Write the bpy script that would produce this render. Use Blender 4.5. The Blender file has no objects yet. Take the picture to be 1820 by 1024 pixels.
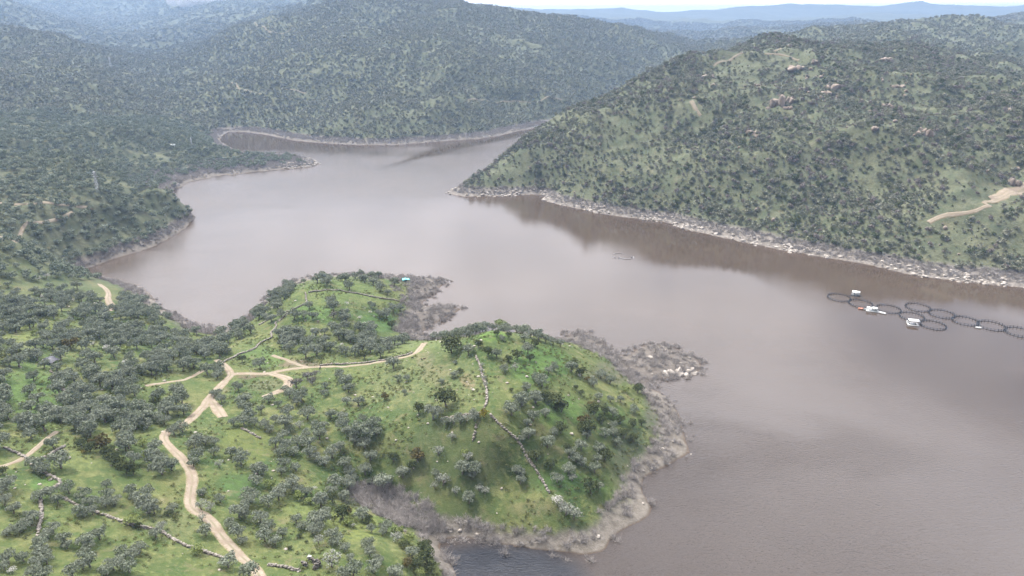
import bpy, math, random
import numpy as np
from mathutils import Vector

R = math.radians
rng = np.random.default_rng(7)
random.seed(7)
scene = bpy.context.scene
COL = scene.collection

# ------------------------------------------------------------------ camera
CAM_H, PITCH, FPX = 150.0, R(20.9), 1252.0          # drone height over the lake, tilt, focal length for a 1820 px wide frame
cam_data = bpy.data.cameras.new("camera")
cam_data.sensor_width = 36.0
cam_data.lens = 36.0 * FPX / 1820.0
cam_data.clip_start = 1.0
cam_data.clip_end = 60000.0
cam = bpy.data.objects.new("camera", cam_data)
COL.objects.link(cam)
cam.location = (0, 0, CAM_H)
cam.rotation_euler = (math.pi / 2 - PITCH, 0, 0)
scene.camera = cam

# ------------------------------------------------------------------ world, sun, exposure
scene.view_settings.view_transform = 'Standard'
scene.view_settings.look = 'None'
scene.view_settings.exposure = 0.45
scene.view_settings.gamma = 1.0
scene.view_settings.use_curve_mapping = False
scene.cycles.use_denoising = True
scene.cycles.max_bounces = 5
scene.cycles.diffuse_bounces = 2
scene.cycles.glossy_bounces = 2
scene.cycles.volume_bounces = 0
scene.cycles.transparent_max_bounces = 6
scene.cycles.caustics_reflective = False
scene.cycles.caustics_refractive = False

SUN_EL, SUN_AZ = R(60), R(-58)                       # high, ahead and to the left, behind thin cloud
SKY_STRENGTH = 0.15


class NT:
    """tiny helper round a node tree"""
    def __init__(self, tree):
        self.t = tree
        tree.nodes.clear()

    def n(self, kind, ins=None, **props):
        nd = self.t.nodes.new(kind)
        for k, v in props.items():
            setattr(nd, k, v)
        for k, v in (ins or {}).items():
            s = nd.inputs[k]
            if isinstance(v, bpy.types.NodeSocket):
                self.t.links.new(v, s)
            else:
                s.default_value = v
        return nd

    def math(self, op, a, b=0.0, clamp=False):
        return self.n('ShaderNodeMath', {0: a, 1: b}, operation=op, use_clamp=clamp).outputs[0]

    def ramp(self, x, lo, hi, a=0.0, b=1.0):
        return self.n('ShaderNodeMapRange', {0: x, 1: lo, 2: hi, 3: a, 4: b}, interpolation_type='SMOOTHSTEP').outputs[0]

    def mix(self, f, a, b):
        nd = self.t.nodes.new('ShaderNodeMix')
        nd.data_type = 'RGBA'
        for s, v in ((nd.inputs['Factor'], f), (nd.inputs[6], a), (nd.inputs[7], b)):
            if isinstance(v, bpy.types.NodeSocket):
                self.t.links.new(v, s)
            elif isinstance(v, tuple):
                s.default_value = v if len(v) == 4 else (*v, 1)
            else:
                s.default_value = v
        return nd.outputs[2]

    def noise(self, vec, scale, detail=4.0, rough=0.55, dist=0.0):
        ins = {'Scale': scale, 'Detail': detail, 'Roughness': rough, 'Distortion': dist}
        if vec is not None:
            ins['Vector'] = vec
        return self.n('ShaderNodeTexNoise', ins).outputs[0]


world = bpy.data.worlds.new("World")
scene.world = world
world.use_nodes = True
w = NT(world.node_tree)
sky = w.n('ShaderNodeTexSky', sky_type='NISHITA', sun_disc=False, sun_elevation=SUN_EL, sun_rotation=SUN_AZ,
          altitude=600.0, air_density=1.0, dust_density=1.5, ozone_density=1.0)
dirv = w.n('ShaderNodeTexCoord').outputs['Generated']
sep = w.n('ShaderNodeSeparateXYZ', {0: dirv})
up = w.math('MAXIMUM', sep.outputs[2], 0.0)
den = w.math('ADD', up, 0.22)
flat = w.n('ShaderNodeCombineXYZ', {0: w.math('DIVIDE', sep.outputs[0], den), 1: w.math('DIVIDE', sep.outputs[1], den), 2: 0.0}).outputs[0]
c1 = w.noise(flat, 1.15, 6.0, 0.55, 0.3)
c2 = w.noise(flat, 3.1, 5.0, 0.6, 0.2)
# a gap of blue sky overhead, in front of the drone
gapdir = Vector((0.01, 0.656, 0.755)).normalized()
gap = w.n('ShaderNodeVectorMath', {0: dirv, 1: gapdir}, operation='DOT_PRODUCT').outputs['Value']
gap = w.ramp(gap, 0.955, 0.988)
cover = w.ramp(c1, 0.28, 0.46)
cover = w.math('SUBTRACT', cover, w.math('MULTIPLY', gap, w.ramp(c2, 0.78, 0.56)), True)
low = w.ramp(up, 0.30, 0.05)
cover = w.math('MAXIMUM', cover, low, True)
front = w.ramp(sep.outputs[1], -0.25, 0.55, 0.14, 1.0)
lum = w.ramp(up, 0.06, 0.46, 4.4, 23.5)             # brightest ahead, where the sun stands behind thin cloud
lum = w.math('MULTIPLY', lum, w.ramp(up, 0.72, 0.95, 1.0, 0.40))
lum = w.math('ADD', lum, w.ramp(up, 0.40, 0.66, 0.0, 36.0))
lum = w.math('MULTIPLY', lum, front)
left = w.ramp(sep.outputs[0], 0.40, -0.20, 0.80, 1.08)
lum = w.math('MULTIPLY', lum, left)
lum = w.math('MULTIPLY', lum, w.ramp(c2, 0.3, 0.72, 0.84, 1.12))
lum = w.math('ADD', lum, w.ramp(up, 0.08, 0.015, 0.0, 26.0))   # bright band of cloud low over the hills
cl = w.n('ShaderNodeVectorMath', {0: (0.985, 0.962, 1.0)}, operation='SCALE')
w.t.links.new(lum, cl.inputs['Scale'])
col = w.mix(cover, sky.outputs[0], cl.outputs[0])
bg = w.n('ShaderNodeBackground', {0: col, 1: SKY_STRENGTH})
w.n('ShaderNodeOutputWorld', {0: bg.outputs[0]})

sun_data = bpy.data.lights.new("sun", 'SUN')
sun_data.energy = 4.9
sun_data.angle = R(6)
sun_data.color = (1.0, 0.95, 0.87)
sun = bpy.data.objects.new("sun", sun_data)
COL.objects.link(sun)
sd = Vector((math.sin(SUN_AZ) * math.cos(SUN_EL), math.cos(SUN_AZ) * math.cos(SUN_EL), math.sin(SUN_EL)))
sun.rotation_euler = sd.to_track_quat('Z', 'Y').to_euler()
sun.location = (0, 0, 900)

# ------------------------------------------------------------------ survey helpers: photo pixel <-> place
CP, SP = math.cos(PITCH), math.sin(PITCH)


def ray(px, py):
    u = (np.asarray(px, float) - 910.0) / FPX
    v = (512.0 - np.asarray(py, float)) / FPX
    return u, CP + v * SP, -SP + v * CP


def at_z(px, py, z=0.0):
    dx, dy, dz = ray(px, py)
    t = (z - CAM_H) / dz
    return dx * t, dy * t, z + 0 * t


def at_d(px, py, D):
    dx, dy, dz = ray(px, py)
    t = D / dy
    return dx * t, dy * t, CAM_H + dz * t


def to_px(x, y, z):
    dep = y * CP - (z - CAM_H) * SP
    h = y * SP + (z - CAM_H) * CP
    return 910 + FPX * x / dep, 512 - FPX * h / dep, dep


def _hash(ix, iy, seed):
    h = (ix.astype(np.int64) * 374761393 + iy.astype(np.int64) * 668265263 + seed * 974634777) & 0xFFFFFFFF
    h = ((h ^ (h >> 13)) * 1274126177) & 0xFFFFFFFF
    return ((h ^ (h >> 16)) & 0xFFFF) / 65535.0


def vnoise(x, y, seed=0):
    ix, iy = np.floor(x), np.floor(y)
    fx, fy = x - ix, y - iy
    fx, fy = fx * fx * fx * (fx * (fx * 6 - 15) + 10), fy * fy * fy * (fy * (fy * 6 - 15) + 10)
    a, b = _hash(ix, iy, seed), _hash(ix + 1, iy, seed)
    c, d = _hash(ix, iy + 1, seed), _hash(ix + 1, iy + 1, seed)
    return (a + (b - a) * fx) * (1 - fy) + (c + (d - c) * fx) * fy


def fbm(x, y, seed=0, octv=4, ridged=False):
    s, a, tot = 0.0, 1.0, 0.0
    for o in range(octv):
        n = vnoise(x * 2 ** o + 17.3 * o, y * 2 ** o - 9.1 * o, seed + o) * 2 - 1
        if ridged:
            n = 1 - 2 * np.abs(n)
        s = s + a * n
        tot += a
        a *= 0.5
    return s / tot


# ------------------------------------------------------------------ terrain: lake outline and spot heights surveyed from the photo
SHORE = [(1100, 192), (1050, 206), (1010, 215), (985, 221), (960, 226), (920, 233), (890, 241), (850, 247), (800, 250), (750, 254),
         (700, 258), (650, 258), (600, 256), (540, 252), (503, 246), (470, 239), (440, 235), (408, 234),
         (394, 243), (392, 251), (415, 266), (439, 274), (470, 276), (500, 277), (530, 279), (556, 284), (568, 292),
         (549, 297), (503, 301), (452, 306), (385, 313), (338, 323), (318, 333), (300, 343), (276, 346), (262, 352), (290, 366),
         (322, 374), (346, 388), (330, 405), (300, 425), (260, 444), (200, 461), (160, 475), (138, 484),
         (150, 492), (205, 500), (258, 512), (285, 545), (320, 569), (350, 581), (385, 585), (420, 578),
         (440, 562), (470, 532), (510, 502), (560, 489), (620, 486), (680, 489), (730, 492), (795, 500),
         (787, 508), (770, 520), (755, 535), (748, 542), (800, 545), (820, 550), (806, 558), (770, 575), (752, 590), (757, 601),
         (800, 597), (850, 592), (900, 592), (950, 597), (1005, 600), (1012, 594), (1040, 591), (1066, 604), (1082, 622), (1102, 632),
         (1122, 624), (1150, 611), (1190, 615), (1230, 630), (1250, 648), (1240, 662), (1182, 673), (1150, 676), (1150, 688),
         (1188, 706), (1206, 735), (1212, 760), (1218, 785), (1228, 803), (1205, 818), (1172, 835), (1142, 850), (1140, 872),
         (1160, 905), (1153, 918), (1120, 936), (1086, 956), (1074, 980), (1032, 986), (1000, 981), (940, 975),
         (880, 965), (830, 955), (790, 958), (778, 972), (798, 998), (812, 1024), (822, 1070), (850, 1400),
         (2650, 1400), (2650, 640), (2300, 570), (1950, 527), (1820, 512), (1780, 508), (1700, 500), (1620, 490), (1560, 475), (1520, 466), (1450, 456),
         (1380, 443), (1310, 428), (1250, 415), (1205, 405), (1190, 396), (1150, 391), (1100, 385), (1060, 378), (1000, 365),
         (964, 356), (970, 346), (930, 347), (870, 349), (830, 350), (794, 343),
         (830, 329), (880, 296), (940, 256), (985, 229), (1050, 212), (1100, 199)]
sp_ = np.array(SHORE, float)
SX, SY, _z = at_z(sp_[:, 0], sp_[:, 1], 0.0)

SPOTZ = [  # px, py, height over the lake
    (450, 1000, 21), (340, 900, 22), (345, 850, 22.5), (295, 785, 22), (370, 720, 17), (400, 660, 13), (520, 660, 12), (620, 640, 12), (740, 630, 17),
    (757, 612, 13), (860, 600, 31), (880, 588, 31), (800, 650, 23), (860, 735, 27), (985, 890, 8.5), (1000, 650, 20), (1000, 720, 20), (1050, 800, 12),
    (1100, 750, 9), (1140, 700, 4), (1120, 690, 6), (900, 900, 7), (900, 850, 11), (880, 790, 21), (750, 850, 10), (800, 800, 17), (710, 890, 4.5), (650, 880, 6), (600, 800, 13), (680, 760, 18),
    (640, 720, 16), (560, 750, 15), (620, 920, 12), (560, 950, 17), (700, 980, 12), (760, 1005, 6), (600, 1020, 18), (780, 1024, 4), (780, 1200, 6), (500, 1250, 30), (0, 1250, 44),
    (200, 1000, 30), (0, 1020, 37), (0, 900, 35), (150, 800, 29), (0, 750, 32), (100, 650, 25), (0, 600, 27), (250, 620, 18), (300, 700, 18),
    (460, 850, 18), (520, 880, 14), (430, 760, 18), (480, 700, 14), (-200, 1100, 46), (-300, 800, 46), (-300, 600, 46),
    (0, 520, 21), (100, 515, 15), (200, 515, 8), (260, 560, 11), (320, 595, 7), (390, 610, 7), (1000, 610, 10), (950, 598, 22), (1060, 640, 9), (1100, 660, 4), (1200, 645, 1.2),
    (560, 503, 15), (520, 530, 12), (650, 508, 10), (600, 555, 13), (680, 580, 5), (600, 610, 11), (740, 500, 2.5), (480, 600, 10), (720, 552, 3), (560, 625, 11), (700, 530, 7), (660, 615, 9),
    (330, 391, 2), (250, 410, 8), (200, 400, 13), (100, 425, 17), (250, 375, 13)]
SPOTD = [  # px, py, distance ahead of the camera
    (0, 420, 380), (0, 365, 455), (100, 370, 460), (0, 300, 570), (100, 300, 580), (200, 300, 590), (200, 350, 500), (290, 330, 545), (300, 290, 640), (400, 290, 680), (450, 287, 690),
    (520, 285, 720), (0, 240, 720), (100, 240, 740), (200, 250, 760), (280, 250, 800), (340, 250, 850), (0, 150, 1010), (0, 100, 1250), (0, 60, 1500), (0, 0, 2000),
    (70, 150, 1050), (130, 112, 1260), (215, 162, 1150), (300, 206, 1050), (60, 70, 1450), (-200, 200, 900), (-200, 300, 560), (-200, 420, 420), (-200, 60, 1500), (-200, 0, 1900),
    (330, 190, 1180), (270, 150, 1380), (230, 100, 1750), (200, 60, 2150), (300, 110, 1600), (150, 40, 2300),
    (480, 120, 1300), (400, 150, 1240), (380, 200, 1080), (420, 60, 1650), (560, 30, 1700), (620, 2, 1850), (600, 200, 1015), (600, 120, 1210), (700, 100, 1236), (700, 200, 1010), (700, 2, 1800),
    (800, 13, 1800), (870, 22, 1800), (950, 35, 1780), (1050, 48, 1780), (1120, 60, 1780), (1170, 76, 1770), (1205, 92, 1760),
    (800, 120, 1200), (800, 200, 1030), (900, 150, 1180), (900, 90, 1380), (900, 215, 1100), (1000, 150, 1300), (1000, 100, 1450), (1100, 130, 1420), (1100, 100, 1560), (1180, 115, 1600), (1150, 160, 1420),
    (380, 14, 2350), (340, -5, 2700), (100, -5, 2700), (100, -35, 3200), (400, -30, 3300), (-300, -30, 2700), (600, -12, 2900), (250, 30, 2500),
    (700, 25, 2300), (850, 55, 2400), (950, 60, 2500), (1050, 72, 2500), (1150, 84, 2500), (1230, 92, 2300), (700, 20, 3200), (800, 40, 3200),
    (985, 222, 745), (900, 276, 705), (850, 311, 668), (820, 328, 655), (1050, 190, 765), (1100, 160, 785), (1170, 126, 825), (1250, 101, 862), (1300, 89, 905), (1345, 81, 960),
    (1000, 300, 641), (1200, 250, 634), (1200, 180, 697), (1300, 200, 647), (1300, 300, 569), (1400, 300, 552), (1400, 200, 628), (1440, 112, 780), (1520, 125, 760), (1370, 160, 700), (1560, 170, 660),
    (1600, 152, 690), (1600, 300, 521), (1600, 400, 462), (1600, 220, 576), (1800, 400, 450), (1800, 300, 508), (1800, 200, 577), (1700, 152, 695), (1700, 250, 553), (1760, 160, 695),
    (1050, 240, 673), (1100, 300, 615), (1450, 92, 1010), (1560, 100, 960), (1600, 112, 1010), (1700, 105, 1150), (1800, 130, 900), (1500, 66, 1420), (1450, 68, 1380), (1560, 80, 1200),
    (1600, 50, 1560), (1700, 41, 1520), (1760, 55, 1500), (1800, 75, 1350), (1820, 38, 2300), (1760, 47, 2300), (1640, 55, 2300), (1500, 72, 2000), (1345, 86, 1600), (1380, 76, 1700), (1280, 100, 1500),
    (2000, 200, 600), (2000, 400, 440), (2100, 100, 1100), (2100, 40, 2000), (2300, 300, 520),
    (1300, 76, 2600), (1400, 62, 2800), (1250, 66, 3500), (1400, 47, 3900), (1500, 50, 3900), (1180, 58, 4200), (1300, 46, 4400), (1600, 52, 3800), (1800, 48, 3600),
    (1000, 45, 4200), (1040, 35, 5200), (1100, 34, 5200), (1180, 38, 5200), (1250, 40, 5400), (1320, 38, 5600), (1450, 36, 5600), (1550, 30, 6000), (1650, 33, 6000), (1800, 34, 6000), (900, 40, 5200),
    (1100, 46, 6400), (1300, 44, 6800), (1500, 40, 7000), (1700, 38, 7200),
    (800, 6, 9200), (860, 10, 9200), (950, 18, 9200), (1050, 21, 9200), (1100, 16, 9200), (1150, 23, 9200), (1220, 21, 9200), (1300, 14, 9200), (1400, 11, 9200), (1480, 9, 9200), (1550, 12, 9200),
    (1610, 6, 9200), (1660, 11, 9200), (1720, 13, 9200), (1820, 13, 9200), (700, 10, 9200), (600, 12, 9200), (2000, 14, 9200), (2200, 16, 9200), (400, 14, 9200), (0, 14, 9200), (-300, 14, 9200),
    (1200, 34, 11000), (1500, 34, 11000), (1800, 34, 11000), (800, 34, 11000), (200, 34, 11000), (2200, 34, 11000)]

pts = []
for a, b, c in SPOTZ:
    pts.append([float(q) for q in at_z(a, b, c)])
for a, b, c in SPOTD:
    c = c if c < 4500 else 4500 + (c - 4500) * 0.5
    pts.append([float(q) for q in at_d(a, b, c)])
# densified outline at level 0, and lake bed
for i in range(len(SX)):
    j = (i + 1) % len(SX)
    L = math.hypot(SX[j] - SX[i], SY[j] - SY[i])
    step = 0.035 * math.hypot(SX[i], SY[i])
    for k in range(max(1, int(L / step)) if L < 900 else 1):
        t = k / max(1, int(L / step))
        pts.append([SX[i] + (SX[j] - SX[i]) * t, SY[i] + (SY[j] - SY[i]) * t, 0.0])
for a, b in [(500, 450), (700, 400), (900, 450), (650, 330), (800, 290), (1100, 480), (1300, 600), (1500, 600), (1500, 800), (1300, 900), (1000, 530), (700, 280),
             (300, 500), (400, 520), (1700, 700), (1200, 1100), (1700, 1000), (960, 1060), (2200, 800), (1400, 500), (880, 1010)]:
    x, y, z = at_z(a, b, 0)
    pts.append([float(x), float(y), -8.0])
pts = np.array(pts)
P_th, P_lr, P_z = np.arctan2(pts[:, 0], pts[:, 1]), np.log(np.hypot(pts[:, 0], pts[:, 1])), pts[:, 2]
keep = np.ones(len(pts), bool)
d2 = (P_th[:, None] - P_th[None]) ** 2 + (P_lr[:, None] - P_lr[None]) ** 2
for i in range(len(pts)):
    if keep[i]:
        keep &= ~((d2[i] < 1e-5) & (np.arange(len(pts)) > i))
P_th, P_lr, P_z = P_th[keep], P_lr[keep], P_z[keep]
CRBF = 0.012
scale_r = np.exp(P_lr)
# heights interpolated relative to distance, so that near and far ground are equally smooth
P_v = P_z / scale_r
A = np.sqrt((P_th[:, None] - P_th[None]) ** 2 + (P_lr[:, None] - P_lr[None]) ** 2 + CRBF ** 2)
n_ = len(P_v)
M = np.zeros((n_ + 1, n_ + 1))
M[:n_, :n_] = A - np.eye(n_) * 0.0015
M[:n_, n_] = M[n_, :n_] = 1
WGT = np.linalg.solve(M, np.append(P_v, 0))

TH0, TH1, LR0, LR1 = R(-56), R(56), math.log(70.0), math.log(13000.0)


def coarse(nt, nr):
    th = np.linspace(TH0, TH1, nt)
    lr = np.linspace(LR0, LR1, nr)
    return np.meshgrid(th, lr)          # rows: distance, columns: angle


def upsample(G, nt, nr):
    r_, c_ = G.shape
    yi, xi = np.linspace(0, r_ - 1, nr), np.linspace(0, c_ - 1, nt)
    y0, x0 = np.minimum(yi.astype(int), r_ - 2), np.minimum(xi.astype(int), c_ - 2)
    fy, fx = (yi - y0)[:, None], (xi - x0)[None]
    a, b = G[y0][:, x0], G[y0][:, x0 + 1]
    c, d = G[y0 + 1][:, x0], G[y0 + 1][:, x0 + 1]
    return (a * (1 - fx) + b * fx) * (1 - fy) + (c * (1 - fx) + d * fx) * fy


NT_, NR_ = 1000, 1000
tc, lc = coarse(280, 260)
V = np.full(tc.size, WGT[-1])
tf, lf = tc.ravel(), lc.ravel()
for s in range(0, tf.size, 8000):
    q = np.sqrt((tf[s:s + 8000, None] - P_th[None]) ** 2 + (lf[s:s + 8000, None] - P_lr[None]) ** 2 + CRBF ** 2)
    V[s:s + 8000] += q @ WGT[:-1]
Vrel = upsample(V.reshape(tc.shape), NT_, NR_)

# signed distance to the lake outline (+ on land)
ts, ls = coarse(560, 520)
xs, ys = (np.exp(ls) * np.sin(ts)).ravel(), (np.exp(ls) * np.cos(ts)).ravel()
sd2 = np.full(xs.size, 1e12)
ins_ = np.zeros(xs.size, bool)
for i in range(len(SX)):
    j = (i + 1) % len(SX)
    ax, ay, bx, by = SX[i], SY[i], SX[j], SY[j]
    ex, ey = bx - ax, by - ay
    t = np.clip(((xs - ax) * ex + (ys - ay) * ey) / (ex * ex + ey * ey + 1e-9), 0, 1)
    sd2 = np.minimum(sd2, (xs - ax - t * ex) ** 2 + (ys - ay - t * ey) ** 2)
    if ay != by:
        ins_ ^= ((ay > ys) != (by > ys)) & (xs < ex * (ys - ay) / (by - ay) + ax)
sdf_c = np.where(ins_, -1, 1) * np.sqrt(sd2)
SDF = upsample(sdf_c.reshape(ts.shape), NT_, NR_)

TT, LL = coarse(NT_, NR_)
RR = np.exp(LL)
XX, YY = RR * np.sin(TT), RR * np.cos(TT)
SDF = SDF + 1.6 * fbm(XX / 9.0, YY / 9.0, 3, 3) * np.clip(RR / 300, 0.5, 2.0)
Z = Vrel * RR
sm = lambda a, lo, hi: (lambda t: t * t * (3 - 2 * t))(np.clip((a - lo) / (hi - lo), 0, 1))
inland = sm(SDF, 2, 60)
Z = Z + inland * (sm(RR, 380, 620) * (1 - sm(RR, 1500, 2500)) * (15.0 * fbm(XX / 125, YY / 125, 11, 5, True) + 3 * fbm(XX / 30, YY / 30, 15, 3, True))
                  + sm(RR, 850, 1200) * (1 - sm(RR, 4000, 6000)) * 20 * fbm(XX / 260, YY / 260, 21, 5, True)
                  + sm(RR, 2100, 2900) * (1 - sm(RR, 4400, 5200)) * 26 * fbm(XX / 520, YY / 520, 27, 4, True)
                  + sm(RR, 3000, 5000) * 34 * fbm(XX / 800, YY / 800, 31, 5, True))
Z = Z + sm(SDF, 1, 14) * (0.75 * fbm(XX / 16, YY / 16, 41, 3) + 0.22 * fbm(XX / 3.2, YY / 3.2, 45, 2) * (1 - sm(RR, 500, 800)))
bank = 0.13 + 0.17 * sm(RR, 380, 560)
land = np.maximum(Z, bank * np.minimum(SDF, 9) + 0.02 * np.clip(SDF, 0, 60))
bed = np.minimum(Z, -0.16 * np.minimum(-SDF, 30))
Z = np.where(SDF > 0, land, bed)
Z = np.minimum(Z, 345)
DT, DL = (TH1 - TH0) / (NT_ - 1), (LR1 - LR0) / (NR_ - 1)


def sample(G, x, y):
    x, y = np.asarray(x, float), np.asarray(y, float)
    ti = np.clip((np.arctan2(x, y) - TH0) / DT, 0, NT_ - 1.001)
    li = np.clip((0.5 * np.log(np.maximum(x * x + y * y, 1e-6)) - LR0) / DL, 0, NR_ - 1.001)
    t0, l0 = ti.astype(int), li.astype(int)
    ft, fl = ti - t0, li - l0
    return (G[l0, t0] * (1 - ft) + G[l0, t0 + 1] * ft) * (1 - fl) + (G[l0 + 1, t0] * (1 - ft) + G[l0 + 1, t0 + 1] * ft) * fl


def H(x, y):
    return sample(Z, x, y)


def shore_d(x, y):
    return sample(SDF, x, y)


_steps = np.exp(np.linspace(math.log(95.0), math.log(12500.0), 2600))


def hit(px, py):
    """where on the ground (or water) the photo shows this pixel"""
    px, py = np.atleast_1d(np.asarray(px, float)), np.atleast_1d(np.asarray(py, float))
    out = np.zeros((len(px), 3))
    for i in range(len(px)):
        dx, dy, dz = ray(px[i], py[i])
        t = _steps / math.sqrt(dx * dx + dy * dy)
        x, y, z = dx * t, dy * t, CAM_H + dz * t
        g = np.maximum(H(x, y), 0.0)
        below = np.nonzero(z < g)[0]
        k = below[0] if len(below) else len(t) - 1
        k = max(k, 1)
        a = (z[k - 1] - g[k - 1]) / max(1e-6, (z[k - 1] - g[k - 1]) - (z[k] - g[k]))
        tt = t[k - 1] + (t[k] - t[k - 1]) * min(max(a, 0), 1)
        out[i] = dx * tt, dy * tt, max(float(H(dx * tt, dy * tt)), 0.0)
    return out


# visibility from the drone: horizon slope per direction, so that hidden ground gets no work spent on it
_el = (np.maximum(Z, 0) - CAM_H) / RR
HORIZ = np.maximum.accumulate(_el, axis=0)


def visible(x, y, z, slack=4.0):
    r = np.hypot(x, y)
    return (z + slack - CAM_H) / r >= sample(HORIZ, x * 0.985, y * 0.985) - 1e-4

# ------------------------------------------------------------------ building blocks
def new_mesh(name, verts, loops, sizes, mats=(), smooth=False, mat_idx=None):
    """mesh from arrays: loops = flat vertex indices, sizes = corners per face (int or array)"""
    me = bpy.data.meshes.new(name)
    verts = np.asarray(verts, np.float32)
    loops = np.asarray(loops, np.int32).ravel()
    if np.isscalar(sizes):
        sizes = np.full(len(loops) // sizes, sizes, np.int32)
    sizes = np.asarray(sizes, np.int32)
    me.vertices.add(len(verts))
    me.vertices.foreach_set('co', verts.ravel())
    me.loops.add(len(loops))
    me.loops.foreach_set('vertex_index', loops)
    me.polygons.add(len(sizes))
    starts = np.concatenate([[0], np.cumsum(sizes)[:-1]]).astype(np.int32)
    me.polygons.foreach_set('loop_start', starts)
    if smooth:
        me.polygons.foreach_set('use_smooth', np.ones(len(sizes), bool))
    for m in mats:
        me.materials.append(m)
    if mat_idx is not None:
        me.polygons.foreach_set('material_index', np.asarray(mat_idx, np.int32))
    me.update(calc_edges=True)
    me.validate()
    return me


class MB:
    """collects simple solids into one mesh"""
    def __init__(self):
        self.v, self.l, self.s, self.m = [], [], [], []

    def add(self, v, faces, mi=0):
        o = len(self.v)
        self.v += [tuple(p) for p in v]
        for f in faces:
            self.l += [i + o for i in f]
            self.s.append(len(f))
            self.m.append(mi)

    def box(self, c, size, rz=0.0, mi=0, taper=1.0, tilt=None):
        hx, hy, hz = size[0] / 2, size[1] / 2, size[2] / 2
        ca, sa = math.cos(rz), math.sin(rz)
        vs = []
        for z in (-hz, hz):
            k = taper if z > 0 else 1.0
            for x, y in ((-hx, -hy), (hx, -hy), (hx, hy), (-hx, hy)):
                x, y = x * k, y * k
                vs.append((c[0] + x * ca - y * sa, c[1] + x * sa + y * ca, c[2] + z))
        self.add(vs, [(3, 2, 1, 0), (4, 5, 6, 7), (0, 1, 5, 4), (1, 2, 6, 5), (2, 3, 7, 6), (3, 0, 4, 7)], mi)

    def tube(self, path, radii, n=6, closed=False, mi=0, cap=True):
        path = [Vector(p) for p in path]
        if np.isscalar(radii):
            radii = [radii] * len(path)
        o, N = len(self.v), len(path)
        for i, p in enumerate(path):
            a = path[i - 1] if (i or closed) else p
            b = path[(i + 1) % N] if (i < N - 1 or closed) else p
            d = (b - a).normalized()
            u = d.orthogonal() if abs(d.z) > 0.95 else d.cross(Vector((0, 0, 1)))
            u.normalize()
            w_ = d.cross(u)
            for k in range(n):
                t = 2 * math.pi * k / n
                q = p + (u * math.cos(t) + w_ * math.sin(t)) * radii[i]
                self.v.append(tuple(q))
        for i in range(N if closed else N - 1):
            j = (i + 1) % N
            for k in range(n):
                k2 = (k + 1) % n
                self.l += [o + i * n + k, o + i * n + k2, o + j * n + k2, o + j * n + k]
                self.s.append(4)
                self.m.append(mi)
        if cap and not closed:
            self.l += [o + k for k in range(n)][::-1]
            self.s.append(n)
            self.m.append(mi)
            self.l += [o + (N - 1) * n + k for k in range(n)]
            self.s.append(n)
            self.m.append(mi)

    def mesh(self, name, mats, smooth=False):
        return new_mesh(name, self.v, self.l, np.array(self.s), mats if isinstance(mats, (list, tuple)) else [mats], smooth, self.m)


def link(name, me, parent=None, loc=None):
    o = bpy.data.objects.new(name, me)
    COL.objects.link(o)
    if parent:
        o.parent = parent
    if loc is not None:
        o.location = loc
    return o


def tag(o, label=None, cat=None, group=None, kind=None):
    if label:
        o['label'] = label
    if cat:
        o['category'] = cat
    if group:
        o['group'] = group
    if kind:
        o['kind'] = kind
    return o


def empty(name, loc, rz=0.0, s=1.0):
    o = bpy.data.objects.new(name, None)
    COL.objects.link(o)
    o.empty_display_size = 0.5
    o.location = loc
    o.rotation_euler = (0, 0, rz)
    o.scale = (s, s, s)
    return o


def material(name):
    m = bpy.data.materials.new(name)
    m.use_nodes = True
    return m, NT(m.node_tree)


def finish(nt, colour, rough=0.9, normal=None, spec=0.2, **kw):
    ins = {'Base Color': colour, 'Roughness': rough, 'Specular IOR Level': spec}
    if normal is not None:
        ins['Normal'] = normal
    ins.update(kw)
    b = nt.n('ShaderNodeBsdfPrincipled', ins)
    nt.n('ShaderNodeOutputMaterial', {0: b.outputs[0]})
    return b


def simple_mat(name, col, rough=0.7, var=0.25, scale=1.5, spec=0.3, bump=0.0, metallic=0.0):
    m, t = material(name)
    pos = t.n('ShaderNodeTexCoord').outputs['Object']
    n1 = t.noise(pos, scale, 5.0, 0.6)
    dark = tuple(c * (1 - var) for c in col)
    lite = tuple(min(1, c * (1 + var)) for c in col)
    c = t.mix(t.ramp(n1, 0.3, 0.7), dark, lite)
    nrm = None
    if bump:
        nrm = t.n('ShaderNodeBump', {'Height': n1, 'Strength': bump, 'Distance': 0.2}).outputs[0]
    finish(t, c, rough, nrm, spec, Metallic=metallic)
    return m


def leaf_mat(name, cols, transl=0.15, hue_var=0.35):
    """foliage: colour differs from plant to plant and from leaf clump to leaf clump"""
    m, t = material(name)
    rnd = t.n('ShaderNodeObjectInfo').outputs['Random']
    geo = t.n('ShaderNodeNewGeometry').outputs['Random Per Island']
    c = t.mix(rnd, cols[0], cols[1])
    c = t.mix(t.ramp(geo, 0.35, 1.0, 0.0, 0.75), c, cols[2])
    d = t.n('ShaderNodeBsdfDiffuse', {0: c, 1: 0.5})
    tr = t.n('ShaderNodeBsdfTranslucent', {0: c})
    mx = t.n('ShaderNodeMixShader', {0: transl, 1: d.outputs[0], 2: tr.outputs[0]})
    t.n('ShaderNodeOutputMaterial', {0: mx.outputs[0]})
    return m


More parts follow.
